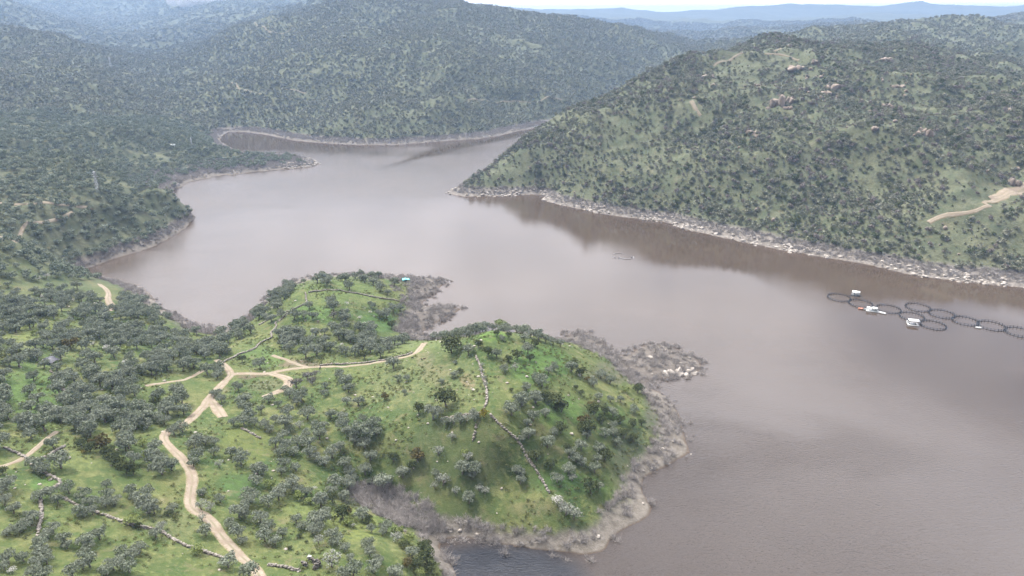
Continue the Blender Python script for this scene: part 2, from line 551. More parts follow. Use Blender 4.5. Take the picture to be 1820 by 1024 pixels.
# ------------------------------------------------------------------ ground
def ground_material():
    m, t = material('ground')
    pos = t.n('ShaderNodeNewGeometry').outputs['Position']
    z = t.n('ShaderNodeSeparateXYZ', {0: pos}).outputs[2]
    rocky = t.n('ShaderNodeAttribute', attribute_name='rocky').outputs['Fac']
    tint = t.n('ShaderNodeAttribute', attribute_name='tint')
    far = t.n('ShaderNodeAttribute', attribute_name='far').outputs['Fac']
    nA = t.noise(pos, 0.022, 5.0, 0.6)
    nB = t.noise(pos, 0.09, 5.0, 0.62)
    nC = t.noise(pos, 0.55, 5.0, 0.65)
    nD = t.noise(pos, 2.6, 3.0, 0.6)
    green = t.mix(t.ramp(nA, 0.36, 0.62), (0.044, 0.066, 0.022), (0.072, 0.088, 0.030))
    green = t.mix(t.ramp(nB, 0.48, 0.66, 0, 0.9), green, (0.108, 0.112, 0.045))
    green = t.mix(t.ramp(nB, 0.45, 0.30, 0.0, 0.85), green, (0.038, 0.066, 0.020))
    green = t.mix(t.ramp(nC, 0.50, 0.68, 0.0, 0.75), green, (0.128, 0.138, 0.054))
    green = t.mix(t.ramp(nC, 0.47, 0.31, 0.0, 0.8), green, (0.040, 0.066, 0.020))
    green = t.mix(t.ramp(nD, 0.53, 0.70, 0.0, 0.6), green, (0.045, 0.070, 0.022))
    green = t.mix(tint.outputs['Alpha'], green, t.mix(t.ramp(nC, 0.62, 0.35, 0.0, 0.75), tint.outputs['Color'], (0.048, 0.066, 0.026)))
    # far hillsides: scrub between the trees
    scrub = t.mix(t.ramp(nB, 0.35, 0.65), (0.056, 0.070, 0.038), (0.096, 0.102, 0.060))
    scrub = t.mix(t.ramp(nA, 0.52, 0.75, 0.0, 0.7), scrub, (0.128, 0.130, 0.076))
    scrub = t.mix(t.ramp(nC, 0.46, 0.60, 0.0, 0.7), scrub, (0.052, 0.056, 0.034))
    scrub = t.mix(t.ramp(nD, 0.55, 0.70, 0.0, 0.5), scrub, (0.180, 0.172, 0.120))
    green = t.mix(far, green, scrub)
    soil = t.mix(t.ramp(nC, 0.3, 0.7), (0.150, 0.112, 0.078), (0.245, 0.205, 0.155))
    green = t.mix(t.math('MULTIPLY', t.ramp(t.noise(pos, 0.16, 5.0, 0.7), 0.56, 0.68), 0.55), green, (0.125, 0.108, 0.062))
    bare = t.math('MULTIPLY', t.ramp(t.noise(pos, 0.045, 6.0, 0.7), 0.63, 0.74), t.ramp(nC, 0.35, 0.6))
    green = t.mix(t.math('MULTIPLY', bare, 0.75), green, soil)
    rock = t.mix(t.ramp(nC, 0.35, 0.65), (0.092, 0.082, 0.070), (0.215, 0.192, 0.166))
    rock = t.mix(t.ramp(nD, 0.5, 0.7, 0, 0.6), rock, (0.11, 0.10, 0.09))
    # drawdown zone: bare silt at the waterline, then drowned grey brush, then grass
    zz = t.math('ADD', z, t.math('MULTIPLY', t.math('SUBTRACT', nB, 0.5), 4.0))
    zz = t.math('ADD', zz, t.math('MULTIPLY', t.math('SUBTRACT', nC, 0.5), 1.6))
    zz = t.math('DIVIDE', zz, t.math('ADD', 1.0, t.math('MULTIPLY', far, 0.8)))
    grey = t.mix(t.ramp(nC, 0.35, 0.65), (0.085, 0.076, 0.064), (0.150, 0.136, 0.116))
    silt = t.mix(t.ramp(nC, 0.3, 0.72), (0.098, 0.087, 0.072), (0.168, 0.152, 0.130))
    silt = t.mix(t.ramp(nD, 0.48, 0.7, 0, 0.55), silt, (0.12, 0.10, 0.08))
    low = t.mix(t.ramp(zz, 1.3, 2.2), silt, grey)
    low = t.mix(t.math('MULTIPLY', far, t.math('SUBTRACT', 0.85, rocky), True), low, t.mix(t.ramp(nB, 0.40, 0.62), grey, (0.125, 0.110, 0.092)))
    low = t.mix(rocky, low, rock)
    low = t.mix(t.n('ShaderNodeAttribute', attribute_name='mud').outputs['Fac'], low, t.mix(t.ramp(nC, 0.35, 0.65), (0.066, 0.057, 0.049), (0.118, 0.104, 0.090)))
    c = t.mix(t.ramp(zz, 2.2, 3.9), low, green)
    c = t.mix(t.ramp(z, 0.35, 0.0), c, (0.070, 0.052, 0.038))
    hgt = t.math('ADD', t.math('MULTIPLY', nC, 1.0), t.math('MULTIPLY', nD, 0.45))
    bmp = t.n('ShaderNodeBump', {'Height': hgt, 'Strength': 0.6, 'Distance': 0.8}).outputs[0]
    finish(t, c, 0.95, bmp, 0.1)
    return m


def poly_mask(px, py, poly):
    poly = np.array(poly, float)
    inside = np.zeros(np.shape(px), bool)
    j = len(poly) - 1
    for i in range(len(poly)):
        xi, yi, xj, yj = *poly[i], *poly[j]
        if yi != yj:
            inside ^= ((yi > py) != (yj > py)) & (px < (xj - xi) * (py - yi) / (yj - yi) + xi)
        j = i
    return inside


MAT_GROUND = ground_material()
idx = np.arange(NT_ * NR_).reshape(NR_, NT_)
quads = np.stack([idx[:-1, :-1], idx[:-1, 1:], idx[1:, 1:], idx[1:, :-1]], -1).reshape(-1, 4)
# seabed far from any shore is never seen through the muddy water
deep = (SDF < -45)
kq = ~(deep.ravel()[quads].all(1))
quads = quads[kq]
used = np.unique(quads)
remap = np.full(NT_ * NR_, -1)
remap[used] = np.arange(len(used))
gv = np.stack([XX, YY, Z], -1).reshape(-1, 3)[used]
ground_me = new_mesh('ground', gv, remap[quads][:, ::-1][:, [3, 2, 1, 0]], 4, [MAT_GROUND], True)
gpx, gpy, _d = to_px(gv[:, 0], gv[:, 1], gv[:, 2])
gr = np.hypot(gv[:, 0], gv[:, 1])
rocky = np.where(poly_mask(gpx, gpy, [(780, 335), (960, 335), (1050, 350), (1250, 380), (1500, 420), (1830, 460), (2200, 520), (2200, 620), (1800, 540), (1400, 470), (1100, 410), (960, 372), (780, 356)]), 1.0, 0.0)
rocky = np.maximum(rocky, np.where((gpx > 380) & (gpx < 1000) & (gpy < 262) & (gr > 900), 0.12, 0.0))
mudm = np.where(poly_mask(gpx + 8 * fbm(gv[:, 0] / 6, gv[:, 1] / 6, 65, 2), gpy, [(990, 585), (1090, 590), (1260, 605), (1265, 690), (1130, 690), (1040, 640)]) | poly_mask(gpx, gpy, [(690, 485), (805, 485), (830, 560), (750, 605), (700, 540)]), 0.8, 0.0)
at = ground_me.attributes.new('mud', 'FLOAT', 'POINT')
at.data.foreach_set('value', mudm.astype(np.float32))
at = ground_me.attributes.new('rocky', 'FLOAT', 'POINT')
at.data.foreach_set('value', rocky.astype(np.float32))
at = ground_me.attributes.new('far', 'FLOAT', 'POINT')
at.data.foreach_set('value', np.clip((gr - 380) / 120, 0, 1).astype(np.float32))
TINTS = [  # px, py, half width, half height, colour, strength: patches of other growth or bare earth seen in the photo
    (620, 935, 60, 34, (0.165, 0.200, 0.045), .8), (560, 905, 60, 16, (0.150, 0.190, 0.045), .7), (570, 975, 90, 25, (0.160, 0.180, 0.055), .6), (160, 810, 60, 25, (0.150, 0.180, 0.050), .7),
    (450, 785, 60, 40, (0.125, 0.155, 0.030), .7), (300, 930, 60, 25, (0.165, 0.175, 0.070), .7), (60, 700, 70, 60, (0.085, 0.165, 0.030), .7), (90, 860, 40, 14, (0.085, 0.185, 0.030), .8),
    (50, 590, 60, 15, (0.175, 0.205, 0.050), .8), (780, 665, 40, 30, (0.190, 0.165, 0.085), .55), (830, 675, 14, 14, (0.200, 0.150, 0.085), .7), (755, 640, 25, 14, (0.190, 0.165, 0.095), .6), (750, 610, 45, 12, (0.150, 0.190, 0.060), .7),
    (760, 680, 110, 60, (0.140, 0.155, 0.060), .5), (800, 810, 110, 80, (0.086, 0.104, 0.036), .55),
    (870, 600, 36, 14, (0.110, 0.200, 0.030), .8), (960, 650, 60, 35, (0.075, 0.170, 0.024), .8), (1000, 730, 45, 30, (0.085, 0.170, 0.026), .8), (1010, 860, 70, 22, (0.060, 0.140, 0.022), .8), (1085, 735, 30, 12, (0.110, 0.190, 0.030), .7),
    (720, 800, 60, 60, (0.125, 0.150, 0.042), .5), (820, 900, 60, 30, (0.100, 0.120, 0.035), .5), (960, 905, 50, 14, (0.165, 0.135, 0.075), .4), (600, 520, 90, 20, (0.135, 0.190, 0.045), .6), (560, 560, 40, 20, (0.090, 0.180, 0.030), .7), (670, 570, 30, 20, (0.070, 0.160, 0.028), .7),
    (470, 635, 50, 16, (0.095, 0.160, 0.032), .8), (480, 685, 40, 12, (0.140, 0.135, 0.070), .6), (540, 645, 50, 7, (0.190, 0.130, 0.100), .8), (465, 664, 50, 5, (0.170, 0.110, 0.085), .8), (700, 626, 60, 8, (0.150, 0.185, 0.055), .7),
    (560, 875, 50, 8, (0.075, 0.150, 0.028), .6), (420, 865, 40, 26, (0.062, 0.135, 0.025), .8), (660, 880, 55, 30, (0.062, 0.052, 0.050), .95), (700, 905, 50, 22, (0.085, 0.072, 0.068), .9), (760, 920, 60, 15, (0.110, 0.095, 0.080), .7),
    (755, 525, 35, 10, (0.075, 0.072, 0.068), .9), (770, 560, 30, 16, (0.095, 0.090, 0.080), .8), (1120, 820, 40, 60, (0.080, 0.088, 0.060), .7), (1170, 740, 25, 40, (0.095, 0.090, 0.075), .8), (1100, 660, 60, 22, (0.120, 0.112, 0.080), .7),
    (330, 560, 30, 30, (0.090, 0.084, 0.076), .7), (300, 400, 30, 14, (0.090, 0.086, 0.080), .8), (120, 460, 50, 14, (0.100, 0.090, 0.080), .7), (1470, 230, 60, 14, (0.170, 0.165, 0.085), .5), (1780, 340, 60, 14, (0.300, 0.235, 0.175), .8), (1640, 165, 60, 14, (0.140, 0.180, 0.065), .8), (1720, 150, 50, 10, (0.130, 0.185, 0.055), .8),
    (1240, 190, 26, 40, (0.190, 0.170, 0.120), .7), (1330, 105, 60, 8, (0.170, 0.180, 0.095), .8), (1220, 130, 40, 8, (0.140, 0.165, 0.070), .7), (1770, 85, 50, 12, (0.140, 0.180, 0.080), .7), (920, 290, 40, 16, (0.110, 0.150, 0.050), .6), (1130, 310, 40, 10, (0.105, 0.150, 0.048), .6), (1500, 400, 40, 14, (0.120, 0.150, 0.060), .6),
    (180, 400, 70, 22, (0.105, 0.155, 0.045), .6), (260, 390, 40, 16, (0.105, 0.165, 0.040), .6), (30, 180, 40, 20, (0.120, 0.140, 0.070), .6)]
gpy_n, gpx_n = gpy + 10 * fbm(gv[:, 0] / 14, gv[:, 1] / 14, 61, 3), gpx + 14 * fbm(gv[:, 0] / 14 + 50, gv[:, 1] / 14, 63, 3)
tint = np.zeros((len(gv), 4), np.float32)
for cx, cy, hw, hh, col_, st in TINTS:
    d = ((gpx_n - cx) / hw) ** 2 + ((gpy_n - cy) / hh) ** 2
    a = st * (1 - sm(d, 0.35, 1.35)) * np.where(gr > 380, 0.55, 1.0)
    near_ok = a > tint[:, 3]
    tint[near_ok, :3] = tuple(0.70 * (0.86 * c + 0.18 * 0.09) for c in col_)
    tint[near_ok, 3] = a[near_ok]
at = ground_me.attributes.new('tint', 'FLOAT_COLOR', 'POINT')
at.data.foreach_set('color', tint.ravel())
tag(link('ground', ground_me), 'green hills and ridges around the lake', kind='structure')


# ------------------------------------------------------------------ lake
def water_material():
    m, t = material('muddy_water')
    pos = t.n('ShaderNodeNewGeometry').outputs['Position']
    calm = t.n('ShaderNodeAttribute', attribute_name='ripple').outputs['Fac']
    stretch = t.n('ShaderNodeMapping', {'Vector': pos, 'Rotation': (0, 0, R(-28)), 'Scale': (1.0, 2.2, 1.0)}).outputs[0]
    wind = t.noise(t.n('ShaderNodeMapping', {'Vector': pos, 'Rotation': (0, 0, R(-20)), 'Scale': (0.010, 0.024, 1.0)}).outputs[0], 1.0, 4.0, 0.55, 0.6)
    gust = t.ramp(wind, 0.42, 0.64)
    w1 = t.noise(stretch, 0.62, 3.0, 0.6, 0.3)
    w2 = t.noise(stretch, 1.7, 3.0, 0.6, 0.2)
    hgt = t.math('ADD', w1, t.math('MULTIPLY', w2, 0.45))
    amp = t.math('MULTIPLY', calm, t.math('ADD', 0.72, t.math('MULTIPLY', gust, 0.5)))
    bmp = t.n('ShaderNodeBump', {'Height': hgt, 'Strength': amp, 'Distance': 0.34}).outputs[0]
    mud = t.mix(t.ramp(t.noise(pos, 0.012, 4.0, 0.55), 0.35, 0.65), (0.044, 0.031, 0.0205), (0.054, 0.039, 0.027))
    clear = t.n('ShaderNodeAttribute', attribute_name='clear').outputs['Fac']
    mud = t.mix(clear, mud, (0.010, 0.011, 0.014))  # base colour darkened where the sky's reflection should dominate
    rough = t.math('ADD', 0.030, t.math('MULTIPLY', amp, 0.17))
    finish(t, mud, rough, bmp, 0.5, IOR=1.333)
    return m


MAT_WATER = water_material()
wt, wl = np.meshgrid(np.concatenate([np.linspace(-math.pi, -0.75, 60)[:-1], np.linspace(-0.75, 0.75, 560), np.linspace(0.75, math.pi, 60)[1:]]), np.log(np.concatenate([np.geomspace(2, 90, 30)[:-1], np.geomspace(90, 1500, 460), np.geomspace(1500, 13500, 40)[1:]])))
wx, wy = np.exp(wl) * np.sin(wt), np.exp(wl) * np.cos(wt)
WV = np.stack([wx, wy, 0 * wx], -1).reshape(-1, 3)
wi = np.arange(WV.shape[0]).reshape(wx.shape)
wq = np.stack([wi[:-1, :-1], wi[:-1, 1:], wi[1:, 1:], wi[1:, :-1]], -1).reshape(-1, 4)
water_me = new_mesh('water', WV, wq[:, ::-1], 4, [MAT_WATER], True)


def seg_dist(x, y, line):
    best = np.full(np.shape(x), 1e9)
    for (ax, ay), (bx, by) in zip(line[:-1], line[1:]):
        ex, ey = bx - ax, by - ay
        t = np.clip(((x - ax) * ex + (y - ay) * ey) / (ex * ex + ey * ey + 1e-9), 0, 1)
        best = np.minimum(best, np.hypot(x - ax - t * ex, y - ay - t * ey))
    return best


def px_line(pp, z=0.0):
    return [(float(a), float(b)) for a, b in zip(*at_z([p[0] for p in pp], [p[1] for p in pp], z)[:2])]


slick = seg_dist(WV[:, 0], WV[:, 1], px_line([(640, 312), (690, 296), (740, 280), (800, 262), (870, 250), (950, 232)]))
wr = np.hypot(WV[:, 0], WV[:, 1])
wpx, wpy, _w = to_px(WV[:, 0], WV[:, 1], WV[:, 2])
front = (WV[:, 1] > 60)
wn = fbm(WV[:, 0] / 60, WV[:, 1] / 130, 171, 3)
rip = 0.030 + 0.08 * np.clip(0.2 + 1.2 * wn, 0, 1)
rip = rip + 0.36 * sm(wr, 520, 720) * sm(-WV[:, 0], -150, 20)              # breeze on the far reach
rip = rip + (0.58 + 0.40 * wn) * (1 - sm(wr, 190, 340))                     # and below the drone
rip = rip + 0.34 * sm(-wpx, -520, -300) * sm(wr, 330, 420) * (1 - sm(wr, 600, 720))
slick = slick + 14 * (1 - sm(wpx, 660, 790))
rip = rip * (1 - np.clip(1.35 - slick / 15.0, 0, 1))
bay = sm(wpx, 360, 400) * (1 - sm(wpx + 14 * wn * 4, 600, 760)) * (1 - sm(wpy + 6 * wn, 262, 282)) * front
rip = rip * (1 - bay) + 0.06 * bay
lane = seg_dist(WV[:, 0], WV[:, 1], px_line([(1180, 690), (1330, 715), (1450, 745), (1560, 790), (1700, 835)]))
rip = rip + 0.10 * np.clip(1.1 - lane / (9 + 8 * wn), 0, 1) * front
clear = 0.36 * (1 - sm(wr, 210, 400))  # brown thinned around the drone to imitate stronger sky reflection
clear = np.maximum(clear, 1 - sm(((wpx - 880) / 190) ** 2 + ((wpy - 1030) / 75) ** 2, 0.35, 1.3))  # and in the inlet, so the reflected blue sky reads there
at = water_me.attributes.new('clear', 'FLOAT', 'POINT')
at.data.foreach_set('value', np.where(front, clear, 0).astype(np.float32))
at = water_me.attributes.new('ripple', 'FLOAT', 'POINT')
at.data.foreach_set('value', np.where(front, np.clip(rip, 0.02, 0.9), 0.3).astype(np.float32))
tag(link('water', water_me), 'brown muddy lake reflecting a bright clouded sky', kind='structure')

# ------------------------------------------------------------------ plants: moulds that the placed plants share
def leaves(lobes, n, size, seed, floor=-0.35, squash=1.0, out=0.8):
    """many small leaf-clump faces spread over overlapping lobes"""
    g = np.random.default_rng(seed)
    lob = np.array(lobes, float)
    wgt = lob[:, 3] ** 2
    k = g.choice(len(lob), n, p=wgt / wgt.sum())
    d = g.normal(size=(n, 3))
    d /= np.linalg.norm(d, axis=1)[:, None]
    d[:, 2] = np.where(d[:, 2] < floor, -d[:, 2], d[:, 2])
    rad = lob[k, 3] * (1.06 - 0.42 * g.random(n) ** 1.7)
    c = lob[k, :3] + d * rad[:, None] * np.array([1, 1, squash])
    nrm = d * out + g.normal(size=(n, 3)) * 0.42
    nrm /= np.linalg.norm(nrm, axis=1)[:, None]
    a = np.cross(nrm, g.normal(size=(n, 3)))
    a /= np.linalg.norm(a, axis=1)[:, None]
    b = np.cross(nrm, a)
    s = size * (0.6 + 0.8 * g.random(n))[:, None] * 0.5
    fold = nrm * s * 0.35
    v = np.stack([c - a * s * 1.25 - fold, c - b * s * 0.8, c + a * s * 1.25 - fold, c + b * s * 0.8], 1).reshape(-1, 3)
    return v, np.arange(4 * n)


def make_crown(name, kind, seed, mat, n, size, width, height, base, nl, lobe):
    g = np.random.default_rng(seed)
    lobes = []
    for i in range(nl):
        if i == 0:
            lobes.append((0, 0, (base + height) / 2, lobe * width * 1.15))
            continue
        a = 2 * math.pi * (i + 0.6 * g.random()) / max(1, nl - 1)
        rr = width * (0.5 - lobe * 0.85) * (0.65 + 0.45 * g.random())
        zz = base + (height - base) * (0.35 + 0.42 * g.random())
        lobes.append((rr * math.cos(a), rr * math.sin(a), zz, lobe * width * (0.75 + 0.5 * g.random())))
    v, l = leaves(lobes, n, size, seed + 99)
    v[:, 2] = np.maximum(v[:, 2], base * 0.55)
    return new_mesh(name, v, l, 4, [mat])


def make_trunk(name, seed, mat, h, r, spread, limbs=3, stem=0.35):
    g = np.random.default_rng(seed)
    mb = MB()
    fork = Vector((g.normal() * 0.12, g.normal() * 0.12, h * stem))
    mb.tube([(0, 0, -0.5), (0.03, 0.02, 0.1), fork], [r * 1.5, r * 1.15, r * 0.85], 6)
    for i in range(limbs):
        a = 2 * math.pi * (i + 0.5 * g.random()) / limbs
        mid = fork + Vector((math.cos(a), math.sin(a), 0)) * spread * 0.45 + Vector((0, 0, h * 0.25))
        tip = fork + Vector((math.cos(a + .3), math.sin(a + .3), 0)) * spread + Vector((0, 0, h * (0.45 + 0.2 * g.random())))
        mb.tube([fork, mid, tip], [r * 0.7, r * 0.45, r * 0.16], 5)
    return mb.mesh(name, mat, True)


def make_twigs(name, seed, mat, w_, h, n):
    """bare grey brush: thin three-sided twigs fanning up from the root"""
    g = np.random.default_rng(seed)
    vs, ls = [], []
    for i in range(n):
        a, e = g.random() * 6.283, 0.25 + 1.2 * g.random()
        L = h * (0.6 + 0.6 * g.random())
        root = np.array([g.normal() * w_ * 0.16, g.normal() * w_ * 0.16, -0.1])
        d = np.array([math.cos(a) * math.cos(e), math.sin(a) * math.cos(e), math.sin(e)])
        mid = root + d * L * 0.55
        d2 = d + g.normal(size=3) * 0.45
        tip = mid + d2 * L * 0.5
        side = np.cross(d, g.normal(size=3))
        side /= np.linalg.norm(side) + 1e-9
        t_ = 0.05
        o = len(vs)
        vs += [root - side * t_, root + side * t_, mid + side * t_ * 0.7, mid - side * t_ * 0.7, tip]
        ls += [(o, o + 1, o + 2, o + 3), (o + 3, o + 2, o + 4)]
        for q in range(2):
            d3 = d + g.normal(size=3) * 0.7
            tip2 = mid + d3 * L * 0.35
            o2 = len(vs)
            vs += [mid - side * t_ * 0.6, mid + side * t_ * 0.6, tip2]
            ls += [(o2, o2 + 1, o2 + 2)]
    return new_mesh(name, np.array(vs), np.concatenate([np.array(f) for f in ls]), np.array([len(f) for f in ls]), [mat])


_ico = None


def ico(level=2):
    import bmesh
    bm = bmesh.new()
    bmesh.ops.create_icosphere(bm, subdivisions=level, radius=1.0)
    v = np.array([x.co[:] for x in bm.verts])
    f = np.array([[x.index for x in p.verts] for p in bm.faces])
    bm.free()
    return v, f


def make_rock(name, seed, mat, level=2, flat=0.65, smooth=False):
    g = np.random.default_rng(seed)
    v, f = ico(level)
    # chop with random planes for faceted granite
    for i in range(11):
        d = g.normal(size=3)
        d /= np.linalg.norm(d)
        lim = 0.55 + 0.3 * g.random()
        over = v @ d - lim
        v = v - np.where(over > 0, over, 0)[:, None] * d * 0.9
    v *= np.array([0.8 + 0.5 * g.random(), 0.7 + 0.4 * g.random(), flat])
    v += g.normal(size=v.shape) * 0.018
    v[:, 2] += 0.22
    return new_mesh(name, v, f.ravel(), 3, [mat], smooth)


M_OLIVE = leaf_mat('olive_leaves', [(0.114, 0.138, 0.086), (0.170, 0.190, 0.138), (0.305, 0.325, 0.262)])
M_OLIVEF = leaf_mat('olive_leaves_distant', [(0.112, 0.142, 0.090), (0.180, 0.204, 0.148), (0.315, 0.335, 0.265)])
M_OAK = leaf_mat('evergreen_oak_leaves', [(0.046, 0.062, 0.026), (0.072, 0.086, 0.038), (0.118, 0.128, 0.058)])
M_BRONZE = leaf_mat('bronze_leaves', [(0.075, 0.068, 0.028), (0.095, 0.085, 0.035), (0.150, 0.115, 0.045)])
M_GREEN = leaf_mat('fresh_green_leaves', [(0.140, 0.180, 0.055), (0.175, 0.210, 0.075), (0.270, 0.300, 0.120)])
M_GORSE = leaf_mat('yellow_gorse', [(0.110, 0.105, 0.022), (0.150, 0.130, 0.025), (0.260, 0.210, 0.030)])
M_PALE = leaf_mat('pale_silver_leaves', [(0.210, 0.225, 0.185), (0.250, 0.262, 0.215), (0.360, 0.370, 0.310)])
M_BLOSSOM = leaf_mat('white_blossom', [(0.52, 0.50, 0.48), (0.62, 0.60, 0.58), (0.40, 0.42, 0.34)], 0.3)
M_SCRUB = leaf_mat('hillside_scrub_leaves', [(0.086, 0.102, 0.055), (0.205, 0.205, 0.150), (0.360, 0.355, 0.280)])
M_TWIG = leaf_mat('bare_grey_twigs', [(0.220, 0.200, 0.185), (0.310, 0.285, 0.265), (0.420, 0.390, 0.360)], 0.0)
M_BARK = simple_mat('olive_bark', (0.13, 0.11, 0.09), 0.95, 0.35, 4.0, 0.1, 0.4)
M_ROCK = simple_mat('granite', (0.30, 0.27, 0.235), 0.9, 0.38, 1.3, 0.15, 0.5)
M_ROCKO = simple_mat('ochre_granite', (0.205, 0.168, 0.136), 0.9, 0.42, 0.6, 0.15, 0.5)
M_STONE = simple_mat('dry_wall_stone', (0.195, 0.176, 0.152), 0.95, 0.40, 1.2, 0.1, 0.4)

OLIVE = [(make_crown('olive_crown', 'olive', 10 + i, M_OLIVE, 720, 0.44, 5.6, 4.7, 0.75, 9 + i % 4, 0.19 + 0.015 * (i % 3)), make_trunk('olive_trunk', 40 + i, M_BARK, 4.0, 0.26, 1.5)) for i in range(6)]
OAK = [(make_crown('oak_crown', 'oak', 110 + i, M_OAK, 640, 0.46, 5.2, 4.4, 0.7, 6 + i % 3, 0.26), make_trunk('oak_trunk', 140 + i, M_BARK, 3.4, 0.20, 1.1, 4, 0.25)) for i in range(4)]
BRONZE = [(make_crown('bronze_crown', 'oak', 210 + i, M_BRONZE, 460, 0.54, 5.2, 4.0, 0.6, 7, 0.25), OAK[i][1]) for i in range(2)]
GREEN = [(make_crown('bush_foliage', 'bush', 310 + i, M_GREEN, 330, 0.55, 5.2, 3.4, 0.5, 6, 0.24), make_trunk('bush_stem', 340 + i, M_BARK, 2.6, 0.14, 1.0, 4, 0.2)) for i in range(2)]
GORSE = [(make_crown('gorse_foliage', 'bush', 360, M_GORSE, 320, 0.5, 5.2, 3.2, 0.4, 6, 0.25), GREEN[0][1])]
PALE = [(make_crown('silver_crown', 'olive', 410 + i, M_PALE, 250, 0.46, 5.6, 4.2, 1.0, 8, 0.19), OLIVE[i][1]) for i in range(3)]
BLOSSOM = [(make_crown('blossom_crown', 'almond', 510 + i, M_BLOSSOM, 170, 0.42, 5.2, 4.2, 1.0, 7, 0.20), make_trunk('almond_trunk', 540 + i, M_BARK, 3.8, 0.16, 1.4, 4, 0.3)) for i in range(2)]
GREYB = [(make_crown('grey_crown', 'olive', 610, leaf_mat('grey_leaves', [(0.115, 0.112, 0.098), (0.14, 0.135, 0.12), (0.2, 0.195, 0.175)]), 240, 0.45, 5.6, 3.6, 0.6, 8, 0.2), OLIVE[1][1])]

MOULDS = bpy.data.collections.new('moulds')            # never linked to the scene: only read by the scattered cover


def mould_set(name, meshes):
    c = bpy.data.collections.new(name)
    for i, me in enumerate(meshes):
        o = bpy.data.objects.new('%s_%02d' % (name, i), me)
        c.objects.link(o)
    return c


def joined(name, crown, trunk):
    vs, ls, ss, mi = [], [], [], []
    o = 0
    for k, me in enumerate((crown, trunk)):
        v = np.zeros(len(me.vertices) * 3, np.float32)
        me.vertices.foreach_get('co', v)
        l = np.zeros(len(me.loops), np.int32)
        me.loops.foreach_get('vertex_index', l)
        s = np.zeros(len(me.polygons), np.int32)
        me.polygons.foreach_get('loop_total', s)
        vs.append(v.reshape(-1, 3)); ls.append(l + o); ss.append(s); mi += [k] * len(s)
        o += len(me.vertices)
    return new_mesh(name, np.concatenate(vs), np.concatenate(ls), np.concatenate(ss), [crown.materials[0], trunk.materials[0]], False, mi)


SET_OLIVE = mould_set('olive_mould', [joined('olive_near', *OLIVE[i]) for i in range(6)])
SET_OLIVEF = mould_set('olive_far_mould', [make_crown('olive_far', 'olive', 710 + i, M_OLIVEF, 120, 0.98, 5.8, 4.4, 0.9, 6 + i % 2, 0.23) for i in range(5)])
M_SCRUB2 = leaf_mat('purple_brown_scrub', [(0.120, 0.100, 0.088), (0.200, 0.175, 0.158), (0.300, 0.270, 0.245)])
M_SCRUB3 = leaf_mat('dark_oak_scrub', [(0.050, 0.066, 0.030), (0.085, 0.100, 0.048), (0.150, 0.165, 0.085)])
SCRUB_ME = [make_crown('scrub_foliage', 'scrub', 810 + i, (M_SCRUB, M_SCRUB, M_SCRUB, M_SCRUB2, M_SCRUB3, M_SCRUB)[i], 125, 0.86, 5.2, 3.4 + 0.3 * (i % 3), 0.2, 4 + i % 3, 0.27) for i in range(6)]
SET_SCRUB = mould_set('scrub_mould', SCRUB_ME)
SET_SCRUBF = mould_set('scrub_far_mould', [make_crown('scrub_far', 'scrub', 860 + i, M_SCRUB, 44, 1.75, 5.6, 4.0, 0.1, 4, 0.28) for i in range(5)])
SET_BRUSH = mould_set('brush_mould', [make_twigs('brush', 910 + i, M_TWIG, 3.0, 1.9, 70) for i in range(4)])
SET_STONE = mould_set('stone_mould', [make_rock('stone', 960 + i, M_ROCK, 1, 0.55) for i in range(5)])
M_TUFT = leaf_mat('grass_tufts', [(0.080, 0.104, 0.038), (0.145, 0.155, 0.062), (0.220, 0.220, 0.105)], 0.3)
SET_TUFT = mould_set('tuft_mould', [make_crown('tuft', 'bush', 980 + i, M_TUFT, 40, 0.26, 1.6, 0.40, 0.02, 4, 0.3) for i in range(4)])
ROCKS = [make_rock('boulder_stone', 1000 + i, M_ROCK, 3, 0.7) for i in range(6)]
SET_CRAG = mould_set('crag_mould', [make_rock('crag', 990 + i, M_ROCKO, 2, 0.9) for i in range(4)])
ROCKO = [make_rock('outcrop_stone', 1040 + i, M_ROCKO, 3, 0.9) for i in range(4)]


